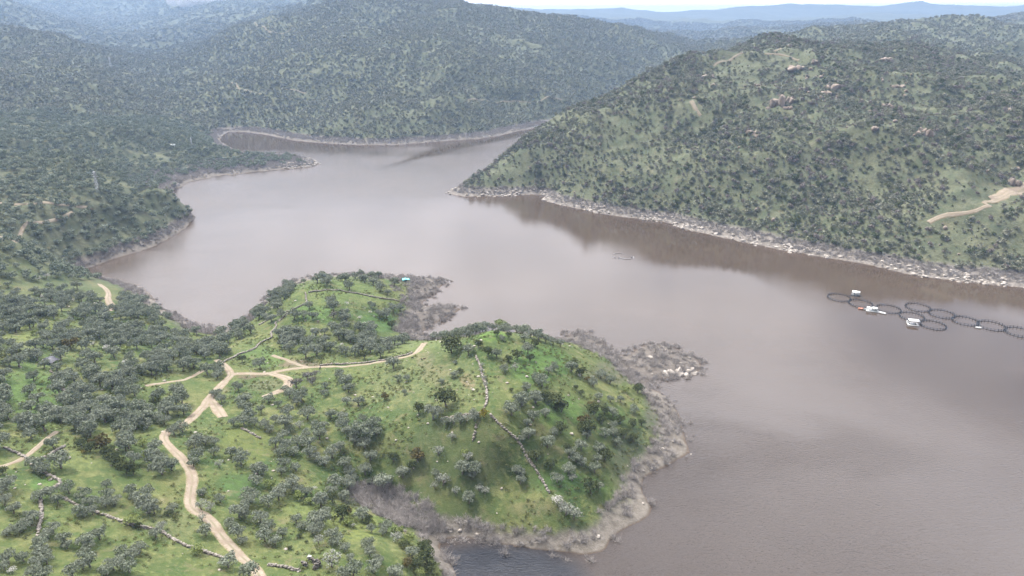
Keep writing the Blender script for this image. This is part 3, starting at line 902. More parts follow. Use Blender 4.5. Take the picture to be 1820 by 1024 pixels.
def scatter(name, pos, rot, scl, pick, mould, label, cat):
    """a mass of plants or stones nobody could count: one object, its pieces set out by geometry nodes"""
    n = len(pos)
    me = bpy.data.meshes.new(name)
    me.vertices.add(n)
    me.vertices.foreach_set('co', np.asarray(pos, np.float32).ravel())
    for nm, typ, fld, arr in (('p_rot', 'FLOAT_VECTOR', 'vector', rot), ('p_scl', 'FLOAT_VECTOR', 'vector', scl)):
        a = me.attributes.new(nm, typ, 'POINT')
        a.data.foreach_set(fld, np.asarray(arr, np.float32).ravel())
    a = me.attributes.new('p_pick', 'INT', 'POINT')
    a.data.foreach_set('value', np.asarray(pick, np.int32))
    o = link(name, me)
    ng = bpy.data.node_groups.new(name, 'GeometryNodeTree')
    ng.interface.new_socket('Geometry', in_out='INPUT', socket_type='NodeSocketGeometry')
    ng.interface.new_socket('Geometry', in_out='OUTPUT', socket_type='NodeSocketGeometry')
    N, L = ng.nodes, ng.links
    gi, go = N.new('NodeGroupInput'), N.new('NodeGroupOutput')
    iop = N.new('GeometryNodeInstanceOnPoints')
    ci = N.new('GeometryNodeCollectionInfo')
    ci.inputs['Collection'].default_value = mould
    ci.inputs['Separate Children'].default_value = True
    ci.inputs['Reset Children'].default_value = True

    def attr(nm, typ):
        q = N.new('GeometryNodeInputNamedAttribute')
        q.data_type = typ
        q.inputs['Name'].default_value = nm
        return q.outputs[0]
    L.new(gi.outputs[0], iop.inputs['Points'])
    L.new(ci.outputs[0], iop.inputs['Instance'])
    iop.inputs['Pick Instance'].default_value = True
    L.new(attr('p_pick', 'INT'), iop.inputs['Instance Index'])
    e2r = N.new('FunctionNodeEulerToRotation')
    L.new(attr('p_rot', 'FLOAT_VECTOR'), e2r.inputs[0])
    L.new(e2r.outputs[0], iop.inputs['Rotation'])
    L.new(attr('p_scl', 'FLOAT_VECTOR'), iop.inputs['Scale'])
    L.new(iop.outputs[0], go.inputs[0])
    md = o.modifiers.new('cover', 'NODES')
    md.node_group = ng
    tag(o, label, cat, kind='stuff')
    return o


# ------------------------------------------------------------------ tracks
def spline(pp, step=2.0):
    """smooth line through surveyed points, resampled evenly (x, y)"""
    P = hit([p[0] for p in pp], [p[1] for p in pp])[:, :2]
    out = []
    for i in range(len(P) - 1):
        p0, p1, p2, p3 = P[max(i - 1, 0)], P[i], P[i + 1], P[min(i + 2, len(P) - 1)]
        n = max(2, int(np.linalg.norm(p2 - p1) / step))
        for k in range(n):
            t = k / n
            out.append(0.5 * ((2 * p1) + (p2 - p0) * t + (2 * p0 - 5 * p1 + 4 * p2 - p3) * t * t + (3 * p1 - p0 - 3 * p2 + p3) * t ** 3))
    out.append(P[-1])
    return np.array(out)


def track_material(k=(0.65, 0.645, 0.62)):
    m, t = material('pale_dirt')
    pos = t.n('ShaderNodeNewGeometry').outputs['Position']
    a = t.noise(pos, 0.35, 5.0, 0.6)
    b = t.noise(pos, 2.2, 4.0, 0.6)
    c = t.mix(t.ramp(a, 0.3, 0.7), (0.275, 0.222, 0.172), (0.375, 0.318, 0.258))
    c = t.mix(t.ramp(b, 0.5, 0.75, 0, 0.5), c, (0.20, 0.155, 0.115))
    km = t.n('ShaderNodeMix', data_type='RGBA', blend_type='MULTIPLY')
    km.inputs['Factor'].default_value = 1.0
    t.t.links.new(c, km.inputs[6])
    km.inputs[7].default_value = (*k, 1)
    c = km.outputs[2]
    edge = t.n('ShaderNodeAttribute', attribute_name='edge').outputs['Fac']
    c = t.mix(t.ramp(t.math('ADD', edge, t.math('MULTIPLY', t.math('SUBTRACT', b, 0.5), 1.2)), 0.55, 1.0), c, (0.145, 0.130, 0.070))
    c = t.mix(t.math('MULTIPLY', t.ramp(edge, 0.26, 0.06), t.ramp(a, 0.40, 0.60, 0.15, 0.8)), c, (0.135, 0.125, 0.075))
    bm_ = t.n('ShaderNodeBump', {'Height': b, 'Strength': 0.4, 'Distance': 0.2}).outputs[0]
    finish(t, c, 0.95, bm_, 0.1)
    return m


M_TRACK = track_material()
M_FAINT = track_material((0.50, 0.50, 0.48))
TRACK_LINES = []


def track(pp, width, name='dirt_track', seed=0, label=None):
    L = spline(pp, 1.2 if pp[0][1] > 480 else 4.0)
    TRACK_LINES.append((L, width))
    N = len(L)
    tg = np.gradient(L, axis=0)
    tg /= np.linalg.norm(tg, axis=1)[:, None] + 1e-9
    nr = np.stack([-tg[:, 1], tg[:, 0]], 1)
    s = np.arange(N)
    if np.isscalar(width):
        width = np.full(N, width)
    else:
        width = np.interp(np.linspace(0, 1, N), np.linspace(0, 1, len(width)), width)
    wl_ = width / 2 * (1 + 0.28 * fbm(s / 5.0, s * 0 + seed, 5, 3))
    wr_ = width / 2 * (1 + 0.28 * fbm(s / 5.0, s * 0 + seed + 7, 6, 3))
    K = 7
    V, E = [], []
    for k in range(K):
        f = (k / (K - 1)) * 2 - 1
        off = np.where(f < 0, f * wl_, f * wr_)
        p = L + nr * off[:, None]
        z = H(p[:, 0], p[:, 1]) + np.where(abs(f) > 0.9, -0.05, 0.16 + (0.05 if abs(f) < 0.2 else 0.0)) * (1 if pp[0][1] > 480 else 2.5)
        V.append(np.column_stack([p, z]))
        E.append(np.full(N, abs(f)))
    V = np.stack(V, 1).reshape(-1, 3)
    I = np.arange(N * K).reshape(N, K)
    q = np.stack([I[:-1, :-1], I[:-1, 1:], I[1:, 1:], I[1:, :-1]], -1).reshape(-1, 4)
    me = new_mesh(name, V, q[:, ::-1], 4, [M_FAINT if pp[0][1] < 220 else M_TRACK], True)
    a = me.attributes.new('edge', 'FLOAT', 'POINT')
    a.data.foreach_set('value', np.stack(E, 1).ravel().astype(np.float32))
    return tag(link(name, me), label or 'pale dirt track', kind='structure')


track([(470, 1040), (452, 1010), (438, 998), (420, 982), (402, 963), (388, 945), (378, 930), (362, 916), (346, 908), (338, 895), (340, 870), (342, 850), (335, 832), (322, 814), (305, 797), (292, 780), (300, 766), (322, 757), (342, 743), (360, 725), (372, 708), (388, 690), (402, 676), (410, 666), (404, 655), (392, 645), (384, 640)], 3.4, seed=1)
track([(408, 667), (430, 664), (470, 664), (500, 659), (540, 654), (580, 652), (630, 650), (680, 643), (720, 635), (740, 627), (748, 618), (754, 610)], [3.2, 2.6, 2.4, 2.2, 3.4, 3.5], seed=2)
track([(478, 663), (500, 669), (514, 677), (506, 690), (487, 699), (466, 706)], [3.0, 4.2, 4.5, 2.2], seed=3)
track([(372, 708), (383, 722), (396, 742)], [3.0, 4.5, 4.0], seed=4)
track([(484, 632), (500, 637), (520, 645), (546, 653)], 2.2, seed=5)
track([(258, 686), (290, 681), (318, 677), (345, 668), (367, 655)], 1.9, seed=6)
track([(176, 505), (187, 513), (193, 523), (192, 532), (197, 543), (195, 553)], [2.6, 3.0, 4.2, 2.6], seed=7)
track([(-10, 833), (20, 824), (45, 812), (75, 787), (102, 767)], 1.6, seed=8)
track([(0, 361), (30, 364), (60, 362), (100, 363), (135, 367), (165, 370)], 2.6, seed=9)
track([(130, 378), (110, 388), (70, 396), (40, 407), (0, 426)], 2.2, seed=10)
track([(1650, 396), (1670, 386), (1700, 381), (1735, 375), (1760, 366), (1748, 361), (1780, 353), (1820, 346), (1870, 340)], [4.5, 3.5, 4.0, 8.0, 5.0], seed=11)
track([(1760, 354), (1790, 340), (1830, 330)], [4.0, 11.0, 12.0], seed=12)
track([(411, 147), (425, 158), (445, 163), (470, 167)], [4.0, 3.0], seed=13)
track([(500, 158), (530, 162), (545, 166)], 3.0, seed=14)
track([(1228, 180), (1238, 195), (1246, 206)], [4.0, 3.0], seed=15)
track([(1268, 118), (1300, 106), (1322, 95)], 3.0, seed=16)
track([(1360, 96), (1385, 97), (1405, 102), (1420, 108)], 3.0, seed=17)
track([(1376, 92), (1390, 85), (1402, 80)], 3.5, seed=18)
track([(760, 174), (830, 178), (900, 181), (960, 180), (1000, 177)], 2.2, seed=19)
track([(415, 40), (470, 48), (520, 52)], 3.0, seed=20)
track([(160, 45), (200, 50), (240, 56)], 3.5, seed=21)


# ------------------------------------------------------------------ dry-stone walls
def stone_wall(pp, width, height, label, seed):
    g = np.random.default_rng(seed)
    L = spline(pp, 0.62)
    tg = np.gradient(L, axis=0)
    V, F = [], []
    cube = np.array([(-1, -1, -1), (1, -1, -1), (1, 1, -1), (-1, 1, -1), (-1, -1, 1), (1, -1, 1), (1, 1, 1), (-1, 1, 1)], float)
    cf = np.array([(3, 2, 1, 0), (4, 5, 6, 7), (0, 1, 5, 4), (1, 2, 6, 5), (2, 3, 7, 6), (3, 0, 4, 7)])
    o = 0
    for i, (x, y) in enumerate(L):
        a = math.atan2(tg[i][1], tg[i][0])
        ca, sa = math.cos(a), math.sin(a)
        fall = 0.45 + 0.55 * vnoise(np.array([i / 9.0]), np.array([seed * 1.7]), 5)[0]
        for course in range(2):
            for side in (-1, 1):
                if g.random() < (0.26 if course == 0 else 0.75 - 0.6 * fall):
                    continue
                sz = np.array([0.24 + 0.2 * g.random(), 0.16 + 0.12 * g.random(), 0.16 + 0.14 * g.random()])
                c = cube * sz * (0.8 + 0.35 * g.random((8, 3)))
                off = side * width * 0.27 * (1 - 0.3 * course) + g.normal() * 0.07
                ra = a + g.normal() * 0.4
                r_ = np.stack([c[:, 0] * math.cos(ra) - c[:, 1] * math.sin(ra), c[:, 0] * math.sin(ra) + c[:, 1] * math.cos(ra), c[:, 2]], 1)
                px_, py_ = x - sa * off, y + ca * off
                zz = float(H(px_, py_)) + height * (0.2 + 0.5 * course * fall)
                V.append(r_ + np.array([px_ + g.normal() * .06, py_ + g.normal() * .06, zz]))
                F.append(cf + o)
                o += 8
    V = np.concatenate(V)
    c0 = V.mean(0)
    c0[2] = V[:, 2].min()
    me = new_mesh('dry_stone_wall', V - c0, np.concatenate(F).ravel(), 4, [M_STONE])
    return tag(link('dry_stone_wall', me, loc=c0), label, 'stone wall', 'dry stone walls between the groves')


WALLS = [
    ([(8, 797), (24, 803), (38, 810), (48, 817), (57, 827), (72, 836), (88, 846), (100, 851), (107, 857), (103, 864), (90, 869), (75, 874)], 'pale crooked dry stone wall crossing the grassy track at the left edge'),
    ([(72, 888), (74, 905), (74, 920), (70, 937), (68, 955)], 'short grey dry stone wall running straight down between olives, bottom left'),
    ([(48, 818), (64, 817), (85, 812), (100, 802), (115, 794)], 'dark dry stone wall branching right from the crooked wall near the grassy track'),
    ([(116, 887), (140, 900), (175, 913), (192, 918), (220, 930), (250, 937), (285, 945), (305, 957), (320, 965), (335, 972), (365, 982), (396, 992)], 'long diagonal dry stone wall descending to the main dirt track, bottom left'),
    ([(90, 661), (101, 669), (100, 685), (115, 695), (130, 706), (144, 715)], 'dry stone wall stepping downhill just below the dark tarpaulin shelter'),
    ([(461, 577.6), (475, 570), (489, 563), (500, 558), (512, 553)], 'straight pale dry stone wall on the knoll, nearest the narrow bay'),
    ([(519, 552), (507, 561), (496, 571), (490, 574), (491, 581), (482, 592), (483, 600), (471, 606), (460, 612), (454, 619), (440, 625), (425, 630), (408, 639), (391, 649)], 'winding dry stone wall climbing the knoll from the track fork'),
    ([(543, 521), (544, 530), (544, 539), (533, 545), (521, 550)], 'short dry stone wall at the top of the winding wall on the knoll'),
    ([(550, 520), (565, 518), (580, 516), (601, 516), (619, 520), (640, 523), (680, 531), (720, 538), (746, 541)], 'long level dry stone wall across the far top of the knoll'),
    ([(846, 634), (851, 645), (855, 656), (857, 670), (862, 682), (865, 697), (865, 712), (862, 722), (858, 731)], 'dry stone wall running down the crest of the grassy hill'),
    ([(846, 756), (844, 768), (841, 783)], 'very short stub of pale dry stone wall below the yellow gorse bush'),
    ([(872, 738), (885, 752), (900, 765), (915, 778), (925, 790), (932, 805), (940, 818), (950, 832), (958, 845), (970, 865), (975, 876)], 'long pale dry stone wall slanting down the front of the grassy hill'),
    ([(570, 650), (600, 648), (640, 646), (670, 642), (700, 637), (732, 628)], 'low dark dry stone wall along the upper side of the branch track'),
    ([(478, 1005), (505, 1009), (532, 1015)], 'short thick dry stone wall right of the track at the bottom edge'),
    ([(430, 762), (440, 767), (450, 773), (462, 779)], 'tumbled rubble wall in the clearing right of the main track'),
    ([(786, 745), (805, 742), (825, 738), (845, 736), (856, 735)], 'overgrown stone bank running left from the yellow gorse bush'),
]
for i, (pp, lab) in enumerate(WALLS):
    stone_wall(pp, 0.46, 0.62, lab, 300 + i)

# ------------------------------------------------------------------ plants surveyed one by one: kind, px, py (crown centre), crown width in px
SURVEY = '''
K 803 617 36|K 696 580 15|K 647 634 16|K 679 628 6|K 677 638 6|K 669 630 7|O 707 615 10|O 655 617 12|O 670 616 12|O 681 614 10|O 833 625 20|K 851 614 14|K 867 628 18|O 883 632 16|K 883 594 12|O 893 602 10|K 905 597 12
O 809 645 8|K 817 660 10|O 807 668 14|O 784 679 11|O 708 674 12|O 723 674 12|B 684 706 14|O 719 699 9|K 793 712 34|K 745 729 19|O 770 737 28|Y 860 737 18|P 855 660 9|P 857 650 8|P 860 673 9|P 863 684 8
K 920 634 20|K 904 640 14|O 897 657 14|K 932 652 8|P 916 655 14|K 942 638 14|O 938 623 18|K 951 612 14|O 932 603 16|O 935 691 14|K 909 694 8|O 928 714 26|O 951 710 22|O 909 730 26|O 773 600 14|O 790 597 13|O 803 595 13|O 816 592 16|O 828 588 14|O 840 586 14|O 851 583 16|O 863 581 16|O 876 584 13|G 890 577 22
O 905 585 15|O 918 588 15|O 930 591 15|O 943 596 15|O 957 601 15|O 970 604 15|O 983 608 14|O 996 612 14|O 650 770 34|O 645 745 14|O 662 756 24|O 670 768 18|O 648 790 22|O 658 812 22|K 700 815 18|B 742 812 26|K 733 830 16|O 716 842 22|O 649 838 20|O 681 857 30|O 657 858 10|P 779 803 18|P 803 778 14|O 793 750 15|P 806 749 15|O 818 747 18|P 830 745 14|O 843 742 18
O 822 834 24|O 845 836 22|O 839 848 13|G 827 806 14|P 832 812 18|P 788 855 22|O 775 842 13|P 773 864 14|P 852 868 14|P 862 873 14|O 834 888 20|O 918 836 15|O 927 842 14|O 925 855 16|P 810 874 14
K 987 717 30|K 975 708 20|K 998 726 22|K 967 705 18|O 936 690 14|O 964 680 22|O 953 673 14|O 985 655 14|O 975 660 14|O 1015 655 20|K 1020 648 14|K 1033 663 18|W 1030 668 8|B 1045 676 12|O 1054 682 16|O 1084 678 16|O 1068 668 16|K 1134 693 20|G 1112 692 14|K 1024 690 9|K 1033 700 11|O 1064 707 14|O 1085 711 12|O 1103 711 12|O 1127 730 15
K 1055 730 24|B 1052 720 14|K 1075 732 15|O 1089 736 18|K 1070 748 16|K 1103 748 16|K 1124 754 16|K 1140 752 13|B 1036 752 22|K 1044 765 30|O 1043 775 16|O 1075 772 18|O 1090 770 16|O 1091 758 13|K 1107 772 20|K 1125 780 16|O 1096 787 14|K 997 765 20|O 985 770 15|O 939 772 22|O 928 780 13|O 973 788 24|O 1033 795 20|K 1008 797 14|O 1012 805 18|O 1024 815 20|O 1034 822 16
O 1064 800 18|K 1075 810 26|O 1062 818 16|K 953 812 24|O 927 717 20|O 953 712 20|O 969 736 16|O 948 742 20|O 938 752 14|O 990 852 20|K 978 827 22|O 1011 836 22|P 1017 850 16|O 1057 834 20|K 1050 868 28|O 1064 866 14|C 990 890 22|P 1006 908 24|P 1020 915 24|P 1000 900 16|O 925 852 14
O 590 953 22|O 600 962 22|O 613 975 16|P 590 998 32|O 623 992 14|O 655 970 20|O 658 984 18|O 672 995 18|O 665 1010 24|O 628 1018 30|O 612 1022 22|O 704 1018 26|O 687 940 20|O 680 946 14|G 709 945 22|P 706 956 20|G 727 960 22|K 718 970 16|K 755 975 26|O 732 982 22|K 757 995 28|K 740 1004 20|B 725 1002 18|G 746 1018 18|K 766 1012 20|G 620 928 20|K 609 915 26|B 618 908 16|O 644 917 24|K 655 925 16|G 663 930 13|O 660 942 14|O 612 884 18|K 592 888 20|O 570 893 22|W 627 934 9|O 571 925 26|O 578 912 18|O 566 940 24
O 425 911 28|O 436 916 18|O 447 882 28|O 440 896 22|O 464 922 24|O 478 938 22|O 471 955 24|O 489 962 20|O 503 950 17|O 424 950 24|O 432 962 14|O 411 932 18|O 360 876 16|O 392 888 16|O 366 945 22|P 360 922 15|G 352 978 22|O 406 1000 28|O 443 1018 30|O 527 925 18|O 536 936 16|O 563 928 30|O 556 944 18|P 566 962 18|K 533 953 10|K 516 974 8|K 545 963 6|P 358 900 18|P 374 903 18|O 478 893 26|O 496 882 24|O 505 870 22|G 533 883 20|O 521 860 24|O 530 872 18|O 457 856 20|G 483 862 20|O 598 862 24|O 590 872 18|O 622 860 22|O 628 850 16|G 550 890 16|O 571 893 24|O 545 875 18
O 12 862 28|O 5 875 24|O 72 884 20|O 91 878 20|O 104 890 18|O 123 870 22|O 149 884 24|O 160 893 22|O 143 908 20|O 150 914 16|O 165 910 16|O 193 884 22|O 188 895 20|O 205 892 18|O 190 864 16|O 264 900 32|O 275 908 18|O 262 878 24|O 234 875 20|O 240 885 18|O 56 926 24|O 62 918 18|O 46 935 20|O 37 942 18|O 18 944 16|O 12 948 14|O 25 906 22|O 9 893 20|O 95 942 22|O 86 952 18|O 116 960 22|O 120 970 16|O 76 964 24|O 70 974 20|O 77 985 26|O 84 996 22|O 68 1000 22|O 153 963 26|O 160 972 18|O 178 952 24|O 148 988 22|O 160 1000 26|O 148 1006 22|O 222 984 24|O 214 995 18|O 248 978 22|O 236 990 20|O 230 1010 26|O 202 1006 24|O 190 1016 22|O 130 1020 24|O 60 1020 24|O 82 1022 24|O 16 995 24|O 8 1008 18|O 42 992 20|C 23 1014 16|P 288 936 16|O 278 950 20|G 236 926 26|K 246 935 12|K 300 913 13|O 308 905 16
O 424 689 17|O 436 710 22|O 428 716 18|O 440 727 20|O 444 742 22|O 434 750 20|O 452 752 16|O 464 730 14|O 478 710 17|O 494 720 13|O 536 708 24|O 528 716 16|O 515 702 18|O 508 694 14|S 527 682 24|S 547 668 22|S 560 665 18|S 555 678 16|O 578 688 13|O 576 700 13|O 614 682 24|O 620 692 18|O 605 668 16|O 617 714 16|O 637 716 20|O 513 734 20|O 508 754 24|O 515 763 16|O 489 747 14|O 547 738 24|P 533 757 15|O 471 757 17|O 480 765 14|O 415 752 16|O 589 738 18|O 610 742 18|O 610 758 20|O 618 768 18|O 633 772 20|O 630 784 16|O 577 757 14|O 564 762 20|O 568 774 22|O 545 775 16|O 549 790 24|O 529 787 20|O 503 776 18|O 490 790 20|O 508 795 20|O 498 806 18|O 522 804 18|O 550 806 20|O 562 814 16|O 577 822 20|O 591 808 22|O 605 797 18|O 612 827 22|O 622 838 18|O 505 826 20|O 500 838 16|O 429 820 24|O 411 806 18|O 425 808 18|P 390 827 14|O 352 812 24|O 345 824 18|O 346 790 22|O 352 780 18|O 366 785 18|O 381 787 16|O 380 804 18|O 394 711 16|O 386 702 14|O 380 699 13|O 325 762 22|O 310 768 18|O 458 836 22|O 468 838 18|O 526 832 16
K 600 494 0|K 573 492 12|O 583 494 8|O 540 501 8|K 430 640 14|S 593 560 16|W 617 540 8|W 640 566 8|W 658 556 7|W 648 575 7|W 608 613 7|W 556 586 8|W 390 614 8|W 83 492 12|W 70 497 9|W 78 529 9|W 130 534 8|W 169 543 11|W 207 547 8|W 190 619 12|W 105 598 12|W 203 612 10|W 222 647 12|W 165 612 10|W 180 707 9|W 560 868 8|B 127 614 22|G 222 622 18|G 60 592 10|Y 150 803 10|B 186 793 26|B 170 789 18|K 145 791 20|K 160 797 18|K 195 806 22|K 205 815 24|K 215 824 22|K 225 834 24|K 238 838 18|K 278 716 18|K 6 838 16|G 88 850 8|G 255 787 16|G 260 810 16|G 205 760 8|G 76 680 10|K 100 673 8|K 250 665 7
'''
KIND = {'O': ('olive_tree', OLIVE), 'K': ('evergreen_oak', OAK), 'B': ('bronze_oak', BRONZE), 'G': ('green_bush', GREEN), 'Y': ('gorse_bush', GORSE),
        'P': ('silvery_olive_tree', PALE), 'W': ('blossoming_tree', BLOSSOM), 'C': ('cream_tree', BLOSSOM), 'S': ('bare_grey_tree', GREYB)}
rows = [q.split() for line in SURVEY.strip().splitlines() for q in line.split('|')]
rows = [(r[0], float(r[1]), float(r[2]), float(r[3])) for r in rows if float(r[3]) > 0]
pos_ = hit([r[1] for r in rows], [min(r[2] + 0.30 * r[3], 1060) for r in rows])
PLANTS = []                                              # kind, x, y, z, crown width in metres
for r, p in zip(rows, pos_):
    dep = to_px(*p)[2]
    PLANTS.append((r[0], p[0], p[1], p[2], r[3] * dep / FPX * 1.22))
PL = np.array([(p[1], p[2], p[4]) for p in PLANTS])


def jitter_grid(r0, r1, step, th0=-41, th1=41, seed=0):
    g = np.random.default_rng(seed)
    xm = r1 * math.sin(R(max(abs(th0), abs(th1))))
    gx, gy = np.meshgrid(np.arange(-xm, xm, step), np.arange(40, r1, step * 0.9))
    gx = gx + (np.arange(gx.shape[0]) % 2)[:, None] * step * 0.5
    x = (gx + (g.random(gx.shape) - 0.5) * step * 0.95).ravel()
    y = (gy + (g.random(gx.shape) - 0.5) * step * 0.85).ravel()
    r, th = np.hypot(x, y), np.degrees(np.arctan2(x, y))
    k = (r >= r0) & (r < r1) & (th > th0) & (th < th1)
    x, y = x[k], y[k]
    z = H(x, y)
    k = (shore_d(x, y) > 1.0) & visible(x, y, z, 5.0)
    x, y, z = x[k], y[k], z[k]
    px, py, dep = to_px(x, y, z)
    k = (px > -120) & (px < 1940) & (py < 1090)
    return x[k], y[k], z[k], px[k], py[k], dep[k]


def track_clear(x, y, gap=0.8):
    ok = np.ones(len(x), bool)
    for L, w_ in TRACK_LINES:
        w_ = np.max(w_)
        lo, hi = L.min(0) - 12, L.max(0) + 12
        c = np.nonzero((x > lo[0]) & (x < hi[0]) & (y > lo[1]) & (y < hi[1]))[0]
        if len(c):
            d = np.sqrt(((x[c, None] - L[None, :, 0]) ** 2 + (y[c, None] - L[None, :, 1]) ** 2).min(1))
            ok[c] &= d > w_ / 2 + gap
    return ok


# --- olive groves: dense in the places marked, thin in the clearings
ZONES = [  # polygon in the photo, share of grove places that carry a tree
    ([(330, 680), (700, 660), (760, 640), (1300, 560), (1300, 1100), (560, 1100), (330, 840)], 0.0),
    ([(-60, 845), (330, 845), (600, 850), (600, 1100), (-60, 1100)], 0.0),
    ([(485, 600), (530, 572), (600, 585), (655, 600), (740, 612), (650, 640), (560, 642), (500, 626)], 0.95),
    ([(395, 640), (470, 622), (560, 655), (420, 662)], 0.03),
    ([(440, 600), (480, 560), (520, 548), (545, 520), (600, 510), (600, 530), (520, 560), (490, 595), (465, 615)], 0.10),
    ([(380, 610), (410, 578), (450, 555), (480, 530), (500, 508), (525, 515), (495, 552), (455, 582), (440, 612), (400, 630)], 0.72),
    ([(590, 500), (640, 492), (700, 500), (640, 515)], 0.6),
    ([(520, 560), (620, 530), (720, 545), (760, 590), (650, 600), (600, 585)], 0.34),
    ([(520, 545), (560, 495), (760, 495), (800, 560), (700, 560)], 0.16),
    ([(0, 592), (62, 590), (80, 612), (0, 625)], 0.08),
    ([(0, 660), (95, 655), (110, 740), (60, 760), (0, 735)], 0.42),
    ([(0, 765), (100, 770), (60, 840), (0, 840)], 0.25),
    ([(70, 815), (150, 797), (185, 820), (190, 845), (100, 850)], 0.15),
    ([(255, 672), (340, 660), (330, 715), (260, 705)], 0.30),
    ([(60, 620), (250, 640), (250, 660), (60, 650)], 0.45),
    ([(100, 545), (150, 545), (150, 590), (100, 585)], 0.5),
    ([(155, 510), (190, 520), (200, 555), (150, 560)], 0.35),
    ([(240, 512), (330, 570), (390, 588), (345, 610), (260, 560)], 0.45),
    ([(140, 395), (260, 380), (320, 395), (250, 440), (130, 440)], 0.72),
    ([(130, 340), (180, 345), (170, 362), (120, 360)], 0.2),
    ([(30, 362), (160, 372), (110, 390), (20, 400)], 0.7),
    ([(100, 405), (140, 420), (100, 470), (60, 440)], 0.6),
    ([(-60, 480), (420, 480), (420, 700), (330, 850), (-60, 850)], 1.0),
    ([(-60, 300), (420, 300), (420, 482), (-60, 482)], 0.9),
]


def zone_density(px, py, default):
    d = np.full(len(px), float(default))
    done = np.zeros(len(px), bool)
    for poly, v in ZONES:
        k = poly_mask(px, py, poly) & ~done
        d[k] = v
        done |= k
    return d


x, y, z, px, py, dep = jitter_grid(90, 430, 4.7, seed=11)
g = np.random.default_rng(5)
dens = zone_density(px, py, 0.06)
dens = np.where((px > 760) & (py < 480), 0, dens) * np.clip(0.75 + 0.9 * fbm(x / 26, y / 26, 71, 3), 0.2, 1.15)
k = (g.random(len(x)) < dens) & (z > 2.6) & track_clear(x, y, 1.8)
wid = 4.2 + 2.3 * g.random(len(x))
if len(PL):
    dd = np.sqrt((x[:, None] - PL[None, :, 0]) ** 2 + (y[:, None] - PL[None, :, 1]) ** 2) - (wid[:, None] + PL[None, :, 2]) * 0.36
    k &= dd.min(1) > 0
grove = [('O', *q) for q in zip(x[k], y[k], z[k], wid[k])]
# the olives that show largest stand as trees of their own; the others form the grove
allO = [p for p in PLANTS if p[0] == 'O']
room = max(0, 300 - len(allO))
gsz = np.array([q[4] / to_px(q[1], q[2], q[3])[2] for q in grove])
inframe = np.array([-5 < to_px(q[1], q[2], q[3])[0] < 1825 for q in grove])
order = np.argsort(-gsz * inframe)
chosen = set(order[:room].tolist())
INDIV = PLANTS + [q for i, q in enumerate(grove) if i in chosen]
rest = [q for i, q in enumerate(grove) if i not in chosen]

# ------------------------------------------------------------------ labels that say which one
LAND = [  # things in view that a label can point from
    ('the dirt track\'s fork', 404, 657), ('the dirt track\'s sharp upper bend', 292, 781), ('the dirt track\'s lower bend', 345, 912), ('the dirt track\'s end at the frame', 452, 1012), ('the bare earth pull-in beside the track', 396, 742),
    ('the short spur of bare earth', 490, 698), ('the middle of the long straight track', 341, 860), ('the end of the branch track', 754, 612), ('the yellow gorse bush on the hill', 860, 737), ('the cream-flowering tree on the hill', 990, 890),
    ('the lone big oak bush on the hill', 793, 712), ('the wide oak thicket at the hill crest', 803, 617), ('the dark oak clump on the hill flank', 987, 717), ('the pale granite rocks off the point', 1208, 660), ('the hill\'s yellow-green crown bush', 890, 577),
    ('the lower end of the slanting stone wall', 975, 876), ('the upper end of the slanting stone wall', 872, 738), ('the top of the crest wall', 846, 634), ('the stub of wall below the gorse', 843, 772), ('the head of the dark blue inlet', 795, 962),
    ('the grey brush hollow', 665, 880), ('the bright lime meadow', 625, 955), ('the ruin near the bottom edge', 556, 1003), ('the thick wall near the bottom edge', 505, 1009), ('the top of the long diagonal wall', 116, 887), ('the middle of the long diagonal wall', 220, 930), ('the foot of the long diagonal wall', 396, 992),
    ('the bottom left corner of the frame', 0, 1024), ('the straight downhill wall', 74, 920), ('the crooked wall\'s hook', 107, 860), ('the crooked wall\'s top', 8, 797), ('the bronze oak clump', 186, 793), ('the dark oak row below the bronze clump', 220, 828), ('the dark tarpaulin shelter', 87, 638),
    ('the stepped wall', 120, 698), ('the lime clearing at the left edge', 40, 600), ('the pale footpath above the bay', 194, 530), ('the lone dark oak beside the branch track', 647, 634), ('the first goat on the branch track', 733, 637), ('the rounded brown oak in the left grove', 127, 614),
    ('the yellow-green grass clearing', 440, 785), ('the grey leafless trees beside the spur', 547, 668), ('the rubble wall in the clearing', 448, 770), ('the turquoise tent', 721, 497), ('the knoll\'s winding wall', 490, 577), ('the sharp corner of the pale shore', 1158, 910), ('the bare shore\'s eastern bulge', 1225, 803),
    ('the single oak at the shore edge', 1134, 693), ('the small red-brown patch on the hill', 830, 675), ('the left frame edge at mid height', 0, 512), ('the small oak right of the gorse', 909, 694), ('the bare path crossing left of the fork', 300, 680), ('the two green bushes by the sharp bend', 257, 798),
    ('the white tree left of the bend', 180, 707), ('the white tree by the footpath', 169, 543), ('the white tree near the shelter', 203, 612), ('the green bush in the left grove', 222, 622), ('the narrow bay', 385, 575), ('the white trees at the left edge', 76, 495), ('the pair of light green bushes above the meadow', 620, 925), ('the light green bush by the diagonal wall', 236, 926)]
RANK = ['nearest', 'second', 'third', 'fourth', 'fifth', 'sixth', 'seventh', 'eighth', 'ninth', 'tenth', 'eleventh', 'twelfth', 'thirteenth', 'fourteenth']


def direction(dx, dy):
    return np.where(np.abs(dx) > np.abs(dy), np.where(dx < 0, 0, 1), np.where(dy < 0, 2, 3))


DIRN = ['left of', 'right of', 'above', 'below']


